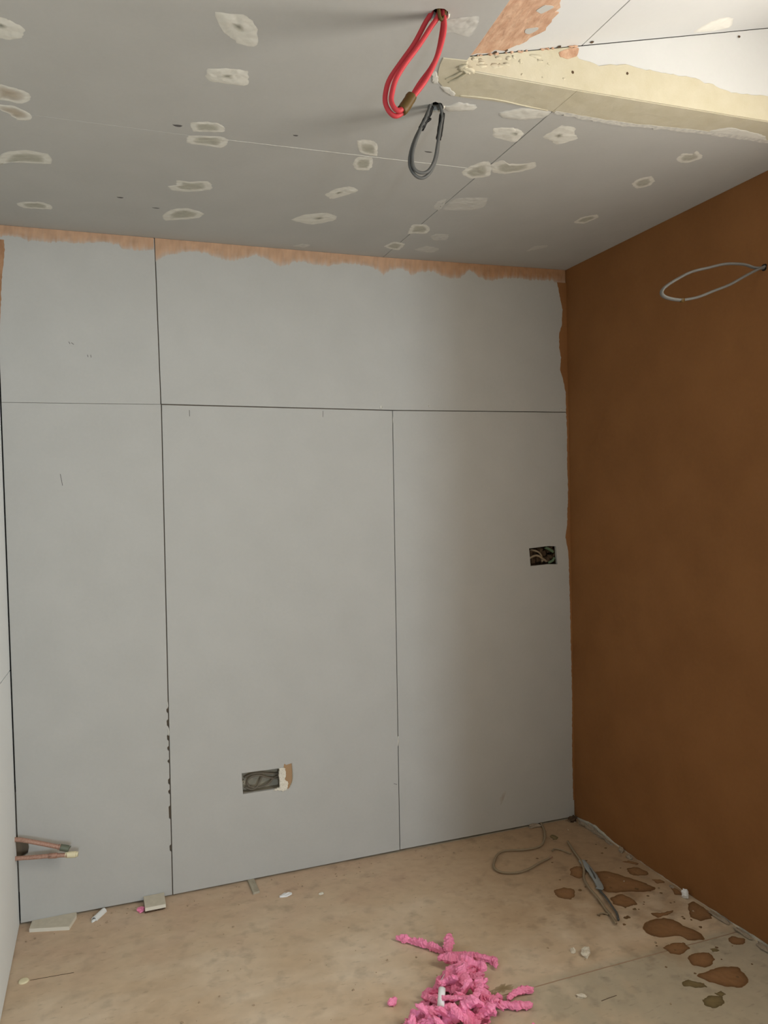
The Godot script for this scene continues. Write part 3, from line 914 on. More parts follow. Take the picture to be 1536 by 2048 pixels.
func patches(top: Node3D):
	# r: rim of white filler round a rubbed-down grey middle; t: the same with a tan middle; f: full patch with a screw mark;
	# s: thin scraped patch; w: white smear
	var all := [
	["f", P(-1.636, 1.342), [P(-1.686, 1.374), P(-1.633, 1.383), P(-1.613, 1.368), P(-1.599, 1.343), P(-1.589, 1.292), P(-1.602, 1.281), P(-1.632, 1.286), P(-1.638, 1.295), P(-1.655, 1.307), P(-1.671, 1.333)]],
	["f", P(-1.63, 1.154), [P(-1.675, 1.171), P(-1.624, 1.187), P(-1.59, 1.187), P(-1.581, 1.131), P(-1.597, 1.122), P(-1.669, 1.123)]],
	["f", P(-2.076, 1.209), [P(-2.083, 1.232), P(-2.057, 1.232), P(-2.033, 1.206), P(-2.043, 1.176), P(-2.065, 1.16), P(-2.083, 1.159), P(-2.092, 1.161)]],
	["t", P(-2.093, 0.936), [P(-2.115, 0.971), P(-2.075, 0.964), P(-2.046, 0.947), P(-2.048, 0.917), P(-2.071, 0.892), P(-2.113, 0.897), P(-2.124, 0.894)]],
	["t", P(-2.087, 0.844), [P(-2.126, 0.875), P(-2.084, 0.876), P(-2.054, 0.847), P(-2.051, 0.822), P(-2.063, 0.808), P(-2.085, 0.805), P(-2.104, 0.832), P(-2.128, 0.856)]],
	["r", P(-2.079, 0.579), [P(-2.166, 0.545), P(-2.135, 0.603), P(-2.084, 0.634), P(-2.029, 0.626), P(-2.02, 0.597), P(-2.024, 0.562), P(-2.059, 0.552), P(-2.117, 0.543), P(-2.15, 0.525), P(-2.17, 0.51)]],
	["r", P(-2.091, 0.22), [P(-2.145, 0.22), P(-2.125, 0.241), P(-2.067, 0.257), P(-2.04, 0.228), P(-2.046, 0.197), P(-2.094, 0.19), P(-2.13, 0.186)]],
	["r", P(-1.642, 0.9), [P(-1.685, 0.911), P(-1.645, 0.93), P(-1.615, 0.928), P(-1.598, 0.906), P(-1.602, 0.883), P(-1.639, 0.875), P(-1.675, 0.868)]],
	["r", P(-1.632, 0.826), [P(-1.682, 0.84), P(-1.605, 0.861), P(-1.582, 0.845), P(-1.582, 0.815), P(-1.592, 0.793), P(-1.648, 0.795), P(-1.681, 0.798)]],
	["r", P(-1.21, 0.892), [P(-1.257, 0.94), P(-1.227, 0.953), P(-1.202, 0.937), P(-1.176, 0.865), P(-1.229, 0.874)]],
	["r", P(-1.196, 0.808), [P(-1.226, 0.799), P(-1.226, 0.845), P(-1.186, 0.854), P(-1.167, 0.799), P(-1.171, 0.768), P(-1.208, 0.764)]],
	["r", P(-1.638, 0.512), [P(-1.708, 0.491), P(-1.685, 0.508), P(-1.687, 0.542), P(-1.648, 0.544), P(-1.6, 0.562), P(-1.584, 0.537), P(-1.581, 0.502), P(-1.633, 0.467), P(-1.692, 0.462)]],
	["r", P(-1.64, 0.269), [P(-1.706, 0.238), P(-1.686, 0.296), P(-1.642, 0.327), P(-1.601, 0.315), P(-1.576, 0.292), P(-1.589, 0.247), P(-1.632, 0.221), P(-1.694, 0.193)]],
	["f", P(-1.203, 0.586), [P(-1.24, 0.56), P(-1.22, 0.614), P(-1.185, 0.644), P(-1.152, 0.623), P(-1.155, 0.602), P(-1.198, 0.541), P(-1.216, 0.531)]],
	["f", P(-1.202, 0.355), [P(-1.29, 0.313), P(-1.258, 0.376), P(-1.189, 0.409), P(-1.147, 0.383), P(-1.152, 0.339), P(-1.209, 0.289), P(-1.255, 0.297)]],
	["s", P(-1.187, 0.057), [P(-1.222, 0.041), P(-1.193, 0.08), P(-1.158, 0.074), P(-1.173, 0.039)]],
	["f", P(-0.871, 1.097), [P(-0.943, 1.109), P(-0.901, 1.124), P(-0.872, 1.119), P(-0.852, 1.103), P(-0.848, 1.051), P(-0.919, 1.063)]],
	["f", P(-0.756, 1.117), [P(-0.795, 1.099), P(-0.786, 1.143), P(-0.781, 1.17), P(-0.739, 1.17), P(-0.726, 1.145), P(-0.695, 1.116), P(-0.71, 1.092), P(-0.732, 1.07), P(-0.767, 1.089)]],
	["r", P(-0.859, 0.845), [P(-0.898, 0.824), P(-0.903, 0.86), P(-0.884, 0.909), P(-0.861, 0.925), P(-0.833, 0.889), P(-0.811, 0.83), P(-0.857, 0.799)]],
	["r", P(-0.772, 0.896), [P(-0.845, 0.903), P(-0.83, 0.942), P(-0.796, 0.925), P(-0.754, 0.936), P(-0.728, 0.955), P(-0.708, 0.922), P(-0.727, 0.89), P(-0.774, 0.855), P(-0.813, 0.858)]],
	["s", P(-0.861, 0.583), [P(-0.871, 0.552), P(-0.878, 0.607), P(-0.859, 0.634), P(-0.845, 0.583), P(-0.84, 0.533)]],
	["s", P(-0.756, 0.605), [P(-0.83, 0.54), P(-0.838, 0.636), P(-0.809, 0.658), P(-0.734, 0.677), P(-0.705, 0.595), P(-0.74, 0.555)]],
	["r", P(-0.829, 0.345), [P(-0.855, 0.289), P(-0.876, 0.378), P(-0.831, 0.396), P(-0.796, 0.359), P(-0.788, 0.306), P(-0.824, 0.297)]],
	["s", P(-0.726, 0.283), [P(-0.763, 0.283), P(-0.752, 0.314), P(-0.704, 0.317), P(-0.682, 0.259), P(-0.73, 0.241)]],
	["s", P(-0.711, 0.138), [P(-0.76, 0.117), P(-0.733, 0.177), P(-0.666, 0.155), P(-0.677, 0.097)]],
	["r", P(-0.853, 0.146), [P(-0.889, 0.133), P(-0.87, 0.19), P(-0.821, 0.181), P(-0.817, 0.104), P(-0.86, 0.11)]],
	["r", P(-0.307, 1.098), [P(-0.34, 1.081), P(-0.345, 1.114), P(-0.316, 1.121), P(-0.318, 1.138), P(-0.284, 1.122), P(-0.266, 1.1), P(-0.284, 1.066), P(-0.313, 1.062)]],
	["r", P(-0.315, 0.904), [P(-0.347, 0.891), P(-0.35, 0.931), P(-0.325, 0.957), P(-0.288, 0.927), P(-0.279, 0.889), P(-0.305, 0.861)]],
	["r", P(-0.297, 0.58), [P(-0.32, 0.54), P(-0.324, 0.591), P(-0.289, 0.63), P(-0.264, 0.606), P(-0.276, 0.538)]],
	["s", P(-0.295, 0.247), [P(-0.314, 0.193), P(-0.318, 0.267), P(-0.273, 0.293), P(-0.259, 0.271), P(-0.292, 0.225)]],
	["s", P(-1.227, 1.482), [P(-1.254, 1.482), P(-1.231, 1.502), P(-1.195, 1.518), P(-1.184, 1.491), P(-1.182, 1.448), P(-1.224, 1.452), P(-1.236, 1.444)]],
	["w", P(-1.186, 1.286), [P(-1.203, 1.303), P(-1.194, 1.311), P(-1.169, 1.269), P(-1.181, 1.26)]],
	["w", P(-1.132, 1.243), [P(-1.163, 1.254), P(-1.141, 1.261), P(-1.11, 1.236), P(-1.116, 1.222)]],
	["w", P(-1.07, 1.18), [P(-1.113, 1.173), P(-1.086, 1.201), P(-1.04, 1.202), P(-1.035, 1.178), P(-1.091, 1.155)]],
	["w", P(-0.907, 1.198), [P(-0.97, 1.185), P(-0.923, 1.225), P(-0.848, 1.229), P(-0.848, 1.196), P(-0.89, 1.169), P(-0.952, 1.164)]],
	["w", P(-0.29, 1.264), [P(-0.388, 1.252), P(-0.345, 1.285), P(-0.236, 1.278), P(-0.193, 1.267), P(-0.16, 1.237), P(-0.265, 1.248), P(-0.37, 1.242)]],
	]
	var white := Color(0.66, 0.645, 0.575)
	var bare := Color(0.430, 0.418, 0.350)
	var paper := Color(0.448, 0.442, 0.415)
	for p in all:
		var kind: String = p[0]
		var right: bool = p[1].x > JOIN
		var f := ceiling_frame(right)
		var pts := []
		for q in p[2]:
			pts.append(P(q.x - JOIN, q.y))
		var rim := rounded(pts, 40, 0.0045, 55.0)
		if Geometry2D.is_polygon_clockwise(rim):
			rim.reverse()
		var mid := P(p[1].x - JOIN, p[1].y)
		var st := fresh(false)
		var rings := []
		match kind:
			"r": rings = [[0.0, 0.0003, bare], [0.42, 0.0003, bare], [0.56, 0.0004, bare.lerp(white, 0.25)], [0.70, 0.0006, white], [0.92, 0.0006, white], [1.0, 0.0001, white.lerp(paper, 0.4)]]
			"t": rings = [[0.0, 0.0003, Color(0.43, 0.37, 0.29)], [0.35, 0.0003, Color(0.45, 0.40, 0.32)], [0.6, 0.0006, Color(0.52, 0.48, 0.41)], [0.8, 0.0006, white], [0.93, 0.0006, white], [1.0, 0.0001, white.lerp(paper, 0.5)]]
			"f": rings = [[0.0, 0.0003, bare * 0.62], [0.06, 0.0003, bare * 0.70], [0.13, 0.0006, bare], [0.30, 0.0006, white], [0.93, 0.0006, white], [1.0, 0.0001, white.lerp(paper, 0.3)]]
			"s": rings = [[0.0, 0.0006, white.lerp(paper, 0.75)], [0.5, 0.0007, white.lerp(paper, 0.55)], [0.9, 0.0007, white.lerp(paper, 0.6)], [1.0, 0.0001, paper]]
			"w": rings = [[0.0, 0.0020, white.lerp(paper, 0.25)], [0.6, 0.0019, white.lerp(paper, 0.15)], [0.9, 0.0017, white.lerp(paper, 0.35)], [1.0, 0.0001, paper]]
		coat(st, f, rim, mid, rings)
		commit(st, "filler_patch", mats.tinted, top)
	# scrapes and specks of dirt
	for s in [[-1.714, 0.887, 0.012, 0.005], [-1.05, 0.93, 0.012, 0.003], [-1.42, 0.92, 0.007, 0.003], [-1.73, 0.30, 0.012, 0.003], [-1.84, 0.36, 0.010, 0.004]]:
		var st := fresh()
		var c := P(s[0] - JOIN, s[1])
		var o := circle(Vector2.ZERO, 1.0, 12, 0.8)
		for k in o.size(): o[k] = c + o[k] * P(s[2], s[3])
		slab(st, ceiling_frame(s[0] > JOIN), o, 0.0008, [], 0.0, 0.0003)
		commit(st, "scuff", mats.pencil, top)


# ---------------------------------------------------------------- slope and cheek

func slope_y(x: float) -> float:
	return 2.4921 + PITCH * (x + 0.83)


func slope_frame() -> Transform3D:
	return frame(Vector3(-0.83, 2.4921, 0), Vector3(1, PITCH, 0).normalized(), Vector3(0, 0, 1))


func build_slope():
	var f := slope_frame()
	var k := Vector2(1, PITCH).length()
	var u := func(x: float, z: float) -> Vector2: return P((x + 0.83) * k, z)
	var top: Node3D = get_node("ceiling")
	var st := fresh()
	slab(st, f, PackedVector2Array([u.call(-1.36, CHEEK - 0.12), u.call(0.2, CHEEK - 0.12), u.call(0.2, REAR + 0.1), u.call(-1.36, REAR + 0.1)]), 0.12, [], 0.0, -0.035)
	commit(st, "rafter_backing", mats.void, top)
	st = fresh()
	slab(st, frame(Vector3(0, 0, CHEEK - 0.022), Vector3.RIGHT, Vector3.UP), PackedVector2Array([P(-1.30, 2.42), P(0.2, 2.42), P(0.2, slope_y(0.2) + 0.06), P(-1.30, slope_y(-1.30) + 0.06)]), 0.08)
	commit(st, "light_stop", mats.void, top)  # unseen slab added behind the cheek to keep sky light out
	board(top, f, PackedVector2Array([u.call(-1.20, CHEEK), u.call(-0.8312, CHEEK), u.call(-0.8312, REAR), u.call(-1.20, REAR)]), [], "sloping_plasterboard", "lit_slope_board")
	board(top, f, PackedVector2Array([u.call(-0.8288, CHEEK), u.call(-0.001, CHEEK), u.call(-0.001, REAR), u.call(-0.8288, REAR)]), [], "sloping_plasterboard", "lit_slope_board")
	# pink plaster feathered over the angle
	var right_side := jittered([P(-1.125, 1.342), P(-1.110, 1.347), P(-1.073, 1.348), P(-1.042, 1.352), P(-1.018, 1.373), P(-1.003, 1.394), P(-0.983, 1.419), P(-0.987, 1.453), P(-1.004, 1.504), P(-1.037, 1.564), P(-1.06, 1.65), P(-1.05, 1.80), P(-1.06, 2.0)], 0.012, 0.016, 45.0)
	var o := PackedVector2Array()
	for q in right_side: o.append(u.call(q.x, q.y))
	for q in [P(-1.155, 2.0), P(-1.155, 1.60), P(-1.150, 1.42), P(-1.146, 1.345)]: o.append(u.call(q.x, q.y))
	st = fresh()
	slab(st, f, o, 0.003, [], 0.0, 0.0022)
	commit(st, "plaster_band", mats.slope_plaster, top)
	for b in [[P(-1.035, 1.420), P(-1.02, 1.413), P(-1.005, 1.428), P(-1.015, 1.437), P(-1.04, 1.432)], [P(-1.055, 1.50), P(-1.035, 1.49), P(-1.02, 1.51), P(-1.045, 1.52)]]:
		var pts := []
		for q in b: pts.append(u.call(q.x, q.y))
		st = fresh()
		slab(st, f, rounded(pts, 24, 0.003), 0.001, [], 0.0, 0.0030)
		commit(st, "bare_spot", mats.board, top)
	# filler over a screw head, nail heads
	var pts := []
	for q in [P(-0.518, 1.349), P(-0.505, 1.389), P(-0.475, 1.407), P(-0.439, 1.398), P(-0.407, 1.356), P(-0.461, 1.345)]: pts.append(u.call(q.x, q.y))
	st = fresh(false)
	coat(st, f, rounded(pts, 32, 0.004), u.call(-0.462, 1.375), [[0.0, 0.0016, Color(0.74, 0.73, 0.68)], [0.8, 0.0014, Color(0.74, 0.73, 0.68)], [1.0, 0.0001, Color(0.6, 0.59, 0.55)]])
	commit(st, "filler_patch", mats.tinted, top)
	for q in [P(-0.897, 1.343), P(-0.813, 1.350), P(-1.04, 1.349), P(-1.065, 1.344)]:
		st = fresh()
		slab(st, f, circle(u.call(q.x, q.y), 0.0042, 10, 0.5), 0.001, [], 0.0, 0.0026)
		commit(st, "nail_head", mats.dirt, top)
	# the upright cheek, its lower part coated in the cream compound
	var c := frame(Vector3(0, 0, CHEEK), Vector3.RIGHT, Vector3.UP)
	board(top, c, PackedVector2Array([P(-1.20, 2.3890), P(JOIN, 2.3890), P(-0.001, 2.4015), P(-0.001, slope_y(0.0) - 0.001), P(-1.20, slope_y(-1.20) - 0.001)]), [], "cheek_board", "lit_slope_board")
	var bound := jittered([P(-0.860, 2.4835), P(-0.838, 2.458), P(-0.783, 2.452), P(-0.762, 2.458), P(-0.697, 2.470), P(-0.675, 2.463), P(-0.579, 2.465), P(-0.499, 2.467), P(-0.408, 2.453), P(-0.359, 2.452), P(-0.266, 2.459), P(-0.15, 2.455), P(-0.002, 2.46)], 0.012, 0.006, 60.0)
	bound.reverse()
	o = PackedVector2Array([P(-1.146, 2.3868), P(JOIN, 2.3870), P(-0.002, 2.3995)])
	for q in bound: o.append(q)
	o.append(P(-1.146, slope_y(-1.146) - 0.0022))
	st = fresh()
	slab(st, c, o, 0.003, [], 0.0009, 0.0026)
	commit(st, "jointing_compound", mats.cream_joint, top)
	st = fresh()
	slab(st, c, rounded([P(-0.895, 2.464), P(-0.872, 2.4765), P(-0.842, 2.4835), P(-0.846, 2.464), P(-0.868, 2.454), P(-0.890, 2.453)], 30, 0.003), 0.001, [], 0.0, 0.0034)
	commit(st, "plaster_smear", mats.slope_plaster, top)
	st = fresh(false)
	for b in 22:
		var x := -1.135 + 0.26 * pow(rng.randf(), 1.4)
		var y := lerpf(2.393, slope_y(x) - 0.004, rng.randf())
		lump(st, W(x, y, CHEEK + 0.0012), Vector3(0.004 + 0.011 * rng.randf(), 0.002 + 0.004 * rng.randf(), 0.003), b * 0.7, 0.0, 0.6, 8)
	commit(st, "compound_lump", mats.cream_joint, top)
	# crumbs of plaster and dirt caught in the angle where slope and cheek meet
	st = fresh(false)
	for b in 18:
		var x := -1.12 + 0.29 * rng.randf()
		lump(st, W(x, slope_y(x) - 0.002, CHEEK + 0.004), Vector3(0.002 + 0.006 * rng.randf(), 0.0012 + 0.0016 * rng.randf(), 0.002), b * 1.1, 0.0, 0.6, 6)
	commit(st, "crumbs", mats.slope_plaster, top).set_meta("kind", "stuff")
	for q in [P(-0.859, 2.424), P(-0.705, 2.446), P(-0.36, 2.594)]:
		st = fresh()
		slab(st, c, circle(q, 0.0032, 10, 0.5), 0.001, [], 0.0, 0.0034)
		commit(st, "nail_head", mats.dirt, top)


# ---------------------------------------------------------------- window, out of the frame on the right

func build_window():
	var w := Node3D.new()
	w.name = "window_1"
	add_child(w)
	structure(w, "window in the thickness of the right wall", "window")
	var white := mat("window_frame", Color(0.86, 0.86, 0.84), 0.4)
	var glass := mat("glass", Color(0.9, 0.95, 0.95, 0.06), 0.02)
	glass.transparency = BaseMaterial3D.TRANSPARENCY_ALPHA
	var f := frame(Vector3(0.20, 0, 0), Vector3(0, 0, 1), Vector3.UP)
	var st := fresh()
	slab(st, f, rect(1.85, 0.95, 2.65, 2.55), 0.05, [rect(1.90, 1.00, 2.225, 2.50), rect(2.275, 1.00, 2.60, 2.50)], 0.002)
	commit(st, "window_frame", white, w)
	for z in [1.90, 2.275]:
		st = fresh()
		slab(st, f, rect(z, 1.0, z + 0.325, 2.5), 0.006, [], 0.0, -0.02)
		commit(st, "pane", glass, w)
	var l := Node3D.new()  # invented window set round the added landing light
	l.name = "window_2"
	add_child(l)
	structure(l, "added tall slit window at the end of the added landing", "window")
	f = frame(Vector3(0, 0, 6.08), Vector3(-1, 0, 0), Vector3.UP)
	st = fresh()
	slab(st, f, rect(1.785, 0.9, 1.985, 2.0), 0.04, [rect(1.81, 0.925, 1.96, 1.975)], 0.002)
	commit(st, "window_frame", white, l)
	st = fresh()
	slab(st, f, rect(1.81, 0.925, 1.96, 1.975), 0.006, [], 0.0, -0.015)
	commit(st, "pane", glass, l)


# ---------------------------------------------------------------- pipes

func build_pipes():
	var a := W(-2.262, 0.311, 0.030)
	var up := thing("copper_pipe", "upper copper pipe stub with a dull grey cap, leaving the left wall", "pipe", a, "pipe stubs in the left corner")
	var st := fresh(false)
	tube(st, [a, W(-2.225, 0.308, 0.036), W(-2.193, 0.301, 0.045), W(-2.149, 0.286, 0.050), W(-2.085, 0.263, 0.056)], 0.0078, 14, 6, 1.0, 0.05)
	commit(st, "pipe", mats.copper, up)
	st = fresh(false)
	tube(st, [W(-2.094, 0.266, 0.0555), W(-2.093, 0.2657, 0.0555), W(-2.070, 0.258, 0.0575), W(-2.068, 0.2575, 0.0575)], 0.0112, 14, 3)
	commit(st, "cap", mats.solder, up).set_meta("label", "dull grey stop end")
	st = fresh(false)
	tube(st, [W(-2.101, 0.2685, 0.055), W(-2.097, 0.267, 0.055)], 0.0098, 14, 2)
	commit(st, "collar", mats.copper, up)
	a = W(-2.262, 0.249, 0.040)
	var low := thing("copper_pipe", "lower copper pipe stub with a cream plastic cap, leaving the left wall", "pipe", a, "pipe stubs in the left corner")
	st = fresh(false)
	tube(st, [a, W(-2.225, 0.248, 0.044), W(-2.184, 0.246, 0.050), W(-2.128, 0.244, 0.058), W(-2.068, 0.240, 0.066)], 0.0074, 14, 6, 1.0, 0.05)
	commit(st, "pipe", mats.copper, low)
	st = fresh(false)
	tube(st, [W(-2.132, 0.2442, 0.0575), W(-2.105, 0.2426, 0.061)], 0.0092, 14, 2)
	commit(st, "collar", mats.copper, low)
	st = fresh(false)
	tube(st, [W(-2.074, 0.2405, 0.065), W(-2.072, 0.2404, 0.065), W(-2.053, 0.2392, 0.067), W(-2.046, 0.2388, 0.068)], 0.0105, 14, 3, 1.0, 0.10)
	tube(st, [W(-2.046, 0.2388, 0.068), W(-2.039, 0.2384, 0.069)], 0.0085, 14, 2)
	commit(st, "cap", mats.cream_plastic, low).set_meta("label", "cream plastic stop end")


# ---------------------------------------------------------------- back boxes

func build_boxes():
	metal_box("galvanised back box in the low opening of the far wall, beside torn paper", P(-1.466, 0.324), P(-1.298, 0.413), mats.galvanised)
	var b := W(-1.44, 0.335, -0.030)
	var n := 0
	var wires := [
		[W(-1.437, 0.335, -0.030), W(-1.440, 0.359, -0.024), W(-1.433, 0.377, -0.020), W(-1.416, 0.386, -0.018), W(-1.392, 0.385, -0.018), W(-1.364, 0.372, -0.022), W(-1.338, 0.363, -0.026), W(-1.312, 0.357, -0.030)],
		[W(-1.312, 0.368, -0.034), W(-1.336, 0.362, -0.028), W(-1.353, 0.350, -0.020), W(-1.377, 0.342, -0.016), W(-1.401, 0.341, -0.016), W(-1.429, 0.346, -0.020), W(-1.438, 0.363, -0.028)],
		[W(-1.380, 0.379, -0.026), W(-1.393, 0.362, -0.013), W(-1.405, 0.344, -0.012), W(-1.425, 0.336, -0.018), W(-1.448, 0.345, -0.030)],
		[W(-1.448, 0.380, -0.032), W(-1.420, 0.393, -0.022), W(-1.392, 0.394, -0.018), W(-1.360, 0.386, -0.020), W(-1.314, 0.376, -0.030)]]
	var coil := thing("cable_coil", "dark grey cable ends coiled inside the low wall opening", "cable", b)
	for w in wires:
		var st := fresh(false)
		tube(st, w, 0.0042, 8, 6, 0.8)
		commit(st, "strand", mats.coil_sheath, coil)
		n += 1
	metal_box("back box clogged with brown plaster in the far wall near the corner", P(-0.212, 1.116), P(-0.062, 1.208), mats.dirt)
	var clog := thing("cable_coil", "cable ends and green sleeving choked with plaster in the upper wall opening", "cable", W(-0.14, 1.125, -0.03))
	var st := fresh(false)
	for k in 13:
		lump(st, W(-0.195 + 0.0093 * k, 1.140 + 0.024 * (1.0 + sin(k * 2.4)), -0.032 + 0.006 * sin(k * 1.3)), Vector3(0.016, 0.014, 0.012), k * 1.7, k * 0.8, 0.55, 10)
	commit(st, "plaster_clog", mats.dirt, clog)
	st = fresh(false)
	tube(st, [W(-0.200, 1.152, -0.020), W(-0.165, 1.165, -0.012), W(-0.135, 1.150, -0.012), W(-0.110, 1.135, -0.020)], 0.005, 8, 5, 1.0, 0.3)
	tube(st, [W(-0.190, 1.190, -0.022), W(-0.160, 1.182, -0.014), W(-0.140, 1.165, -0.014), W(-0.132, 1.135, -0.018)], 0.0042, 8, 5, 1.0, 0.3)
	commit(st, "strand", mats.dusty_sheath, clog)
	st = fresh(false)
	tube(st, [W(-0.122, 1.198, -0.010), W(-0.100, 1.188, -0.008), W(-0.082, 1.176, -0.010)], 0.006, 8, 5, 1.0, 0.3)
	tube(st, [W(-0.108, 1.130, -0.009), W(-0.088, 1.138, -0.008), W(-0.075, 1.150, -0.012)], 0.0055, 8, 5, 1.0, 0.3)
	commit(st, "sleeving", mats.green_sleeve, clog)


func metal_box(label: String, lo: Vector2, hi: Vector2, m: Material):
	var at := W((lo.x + hi.x) / 2, lo.y, -0.0135)
	var o := thing("back_box", label, "back box", at, "back boxes sunk in the far wall")
	var st := fresh()
	var f := frame(W(0, 0, -0.0132), Vector3.RIGHT, Vector3.UP)
	slab(st, f, rect(lo.x, lo.y, hi.x, hi.y), 0.040, [rect(lo.x + 0.0015, lo.y + 0.0015, hi.x - 0.0015, hi.y - 0.0015)])
	commit(st, "side_walls", m, o)
	st = fresh()
	slab(st, frame(W(0, 0, -0.0515), Vector3.RIGHT, Vector3.UP), rect(lo.x + 0.001, lo.y + 0.001, hi.x - 0.001, hi.y - 0.001), 0.0015)
	commit(st, "back_plate", m, o)
	for s in [lo.x + 0.012, hi.x - 0.012]:
		st = fresh()
		slab(st, frame(W(0, 0, -0.0165), Vector3.RIGHT, Vector3.UP), circle(P(s, (lo.y + hi.y) / 2), 0.006, 12), 0.0012, [circle(P(s, (lo.y + hi.y) / 2), 0.0022, 8)])
		commit(st, "lug", m, o)


# ---------------------------------------------------------------- cables

func build_cable_loops():
	var at := on_ceiling(-1.272, 1.500)
	var red := thing("red_cable_loop", "red cable hanging in a doubled loop from the ceiling, bound with brown tape", "cable", at)
	var one := [W(-1.283, 2.425, 1.496), W(-1.287, 2.390, 1.494), W(-1.298, 2.370, 1.490), W(-1.321, 2.328, 1.488), W(-1.347, 2.291, 1.488), W(-1.373, 2.253, 1.488), W(-1.383, 2.226, 1.489), W(-1.385, 2.204, 1.490), W(-1.377, 2.187, 1.491), W(-1.364, 2.181, 1.492), W(-1.346, 2.195, 1.492), W(-1.329, 2.225, 1.492), W(-1.312, 2.252, 1.492), W(-1.289, 2.283, 1.492), W(-1.275, 2.311, 1.494), W(-1.265, 2.356, 1.496), W(-1.262, 2.390, 1.499), W(-1.264, 2.425, 1.500)]
	var two := [W(-1.272, 2.425, 1.504), W(-1.274, 2.385, 1.502), W(-1.292, 2.356, 1.500), W(-1.317, 2.318, 1.499), W(-1.348, 2.276, 1.499), W(-1.366, 2.246, 1.499), W(-1.374, 2.222, 1.500), W(-1.377, 2.203, 1.501), W(-1.370, 2.189, 1.502), W(-1.359, 2.188, 1.502), W(-1.343, 2.205, 1.501), W(-1.326, 2.225, 1.501), W(-1.305, 2.253, 1.502), W(-1.287, 2.286, 1.503), W(-1.274, 2.318, 1.504), W(-1.265, 2.355, 1.506), W(-1.266, 2.390, 1.506), W(-1.268, 2.425, 1.506)]
	for l in [one, two]:
		var st := fresh(false)
		tube(st, l, 0.0050, 10, 5)
		commit(st, "strand", mats.red_sheath, red)
	var st := fresh(false)
	tube(st, [W(-1.3545, 2.190, 1.497), W(-1.348, 2.198, 1.497), W(-1.336, 2.216, 1.4965), W(-1.3325, 2.222, 1.4965)], 0.0105, 12, 4, 1.0, 0.12)
	commit(st, "tape", mats.brown_tape, red).set_meta("label", "brown tape binding the strands")
	st = fresh(false)
	tube(st, [W(-1.280, 2.400, 1.512), W(-1.276, 2.378, 1.509), W(-1.270, 2.372, 1.507), W(-1.264, 2.384, 1.508), W(-1.262, 2.405, 1.510)], 0.0035, 8, 4)
	commit(st, "tape_end", mats.brown_tape, red)
	at = on_ceiling(-1.131, 1.168)
	var grey := thing("grey_cable_loop", "dark grey flat cable hanging in a narrow loop from the ceiling, bound with black tape", "cable", at)
	one = [W(-1.139, 2.425, 1.164), W(-1.143, 2.388, 1.162), W(-1.154, 2.362, 1.160), W(-1.169, 2.335, 1.159), W(-1.187, 2.301, 1.159), W(-1.199, 2.265, 1.159), W(-1.200, 2.237, 1.159), W(-1.185, 2.217, 1.159), W(-1.165, 2.215, 1.159), W(-1.144, 2.235, 1.159), W(-1.129, 2.271, 1.159), W(-1.123, 2.309, 1.159), W(-1.118, 2.345, 1.160), W(-1.113, 2.372, 1.162), W(-1.120, 2.395, 1.165), W(-1.124, 2.425, 1.168)]
	two = [W(-1.143, 2.425, 1.172), W(-1.148, 2.386, 1.170), W(-1.158, 2.357, 1.169), W(-1.174, 2.326, 1.168), W(-1.191, 2.285, 1.168), W(-1.197, 2.253, 1.168), W(-1.192, 2.229, 1.168), W(-1.174, 2.222, 1.168), W(-1.155, 2.230, 1.168), W(-1.139, 2.257, 1.168), W(-1.130, 2.296, 1.168), W(-1.122, 2.337, 1.168), W(-1.117, 2.366, 1.169), W(-1.124, 2.395, 1.171), W(-1.128, 2.425, 1.172)]
	for l in [one, two]:
		st = fresh(false)
		tube(st, l, 0.0041, 8, 5)
		commit(st, "strand", mats.grey_sheath, grey)
	st = fresh(false)
	tube(st, [W(-1.1445, 2.384, 1.166), W(-1.153, 2.362, 1.165), W(-1.166, 2.338, 1.164), W(-1.171, 2.329, 1.164)], 0.0073, 10, 4, 1.0, 0.25)
	tube(st, [W(-1.160, 2.345, 1.166), W(-1.152, 2.350, 1.166), W(-1.147, 2.354, 1.166)], 0.0055, 8, 3, 0.5, 0.3)
	commit(st, "tape", mats.black_tape, grey).set_meta("label", "black tape with a loose end")
	st = fresh(false)
	tube(st, [W(-1.115, 2.372, 1.166), W(-1.118, 2.352, 1.165), W(-1.122, 2.325, 1.164), W(-1.126, 2.310, 1.164)], 0.0068, 10, 4, 1.0, 0.25)
	commit(st, "tape", mats.black_tape, grey)
	var lamp := thing("wall_cable_loop", "pale grey cable looped out of a hole in the brown plastered wall", "cable", W(0, 2.114, 1.066))
	st = fresh(false)
	tube(st, [W(0.030, 2.114, 1.066), W(0.002, 2.113, 1.064), W(-0.032, 2.113, 1.060), W(-0.070, 2.121, 1.056), W(-0.136, 2.118, 1.053), W(-0.201, 2.102, 1.052), W(-0.264, 2.085, 1.053), W(-0.316, 2.061, 1.055), W(-0.362, 2.035, 1.058), W(-0.381, 2.016, 1.061), W(-0.373, 2.003, 1.063), W(-0.343, 1.997, 1.064), W(-0.312, 1.996, 1.065)], 0.0066, 10, 6, 0.6)
	commit(st, "strand", mats.sheath, lamp)
	st = fresh(false)
	tube(st, [W(-0.312, 1.996, 1.065), W(-0.255, 2.008, 1.066), W(-0.196, 2.030, 1.067), W(-0.137, 2.052, 1.068), W(-0.071, 2.085, 1.068), W(-0.026, 2.106, 1.068), W(0.004, 2.118, 1.068), W(0.030, 2.124, 1.068)], 0.0050, 10, 6, 0.8)
	commit(st, "strand", mats.sheath, lamp)
	st = fresh(false)
	tube(st, [W(-0.318, 1.996, 1.065), W(-0.306, 1.996, 1.065)], 0.0062, 10, 2)
	commit(st, "tape", mats.brown_tape, lamp)


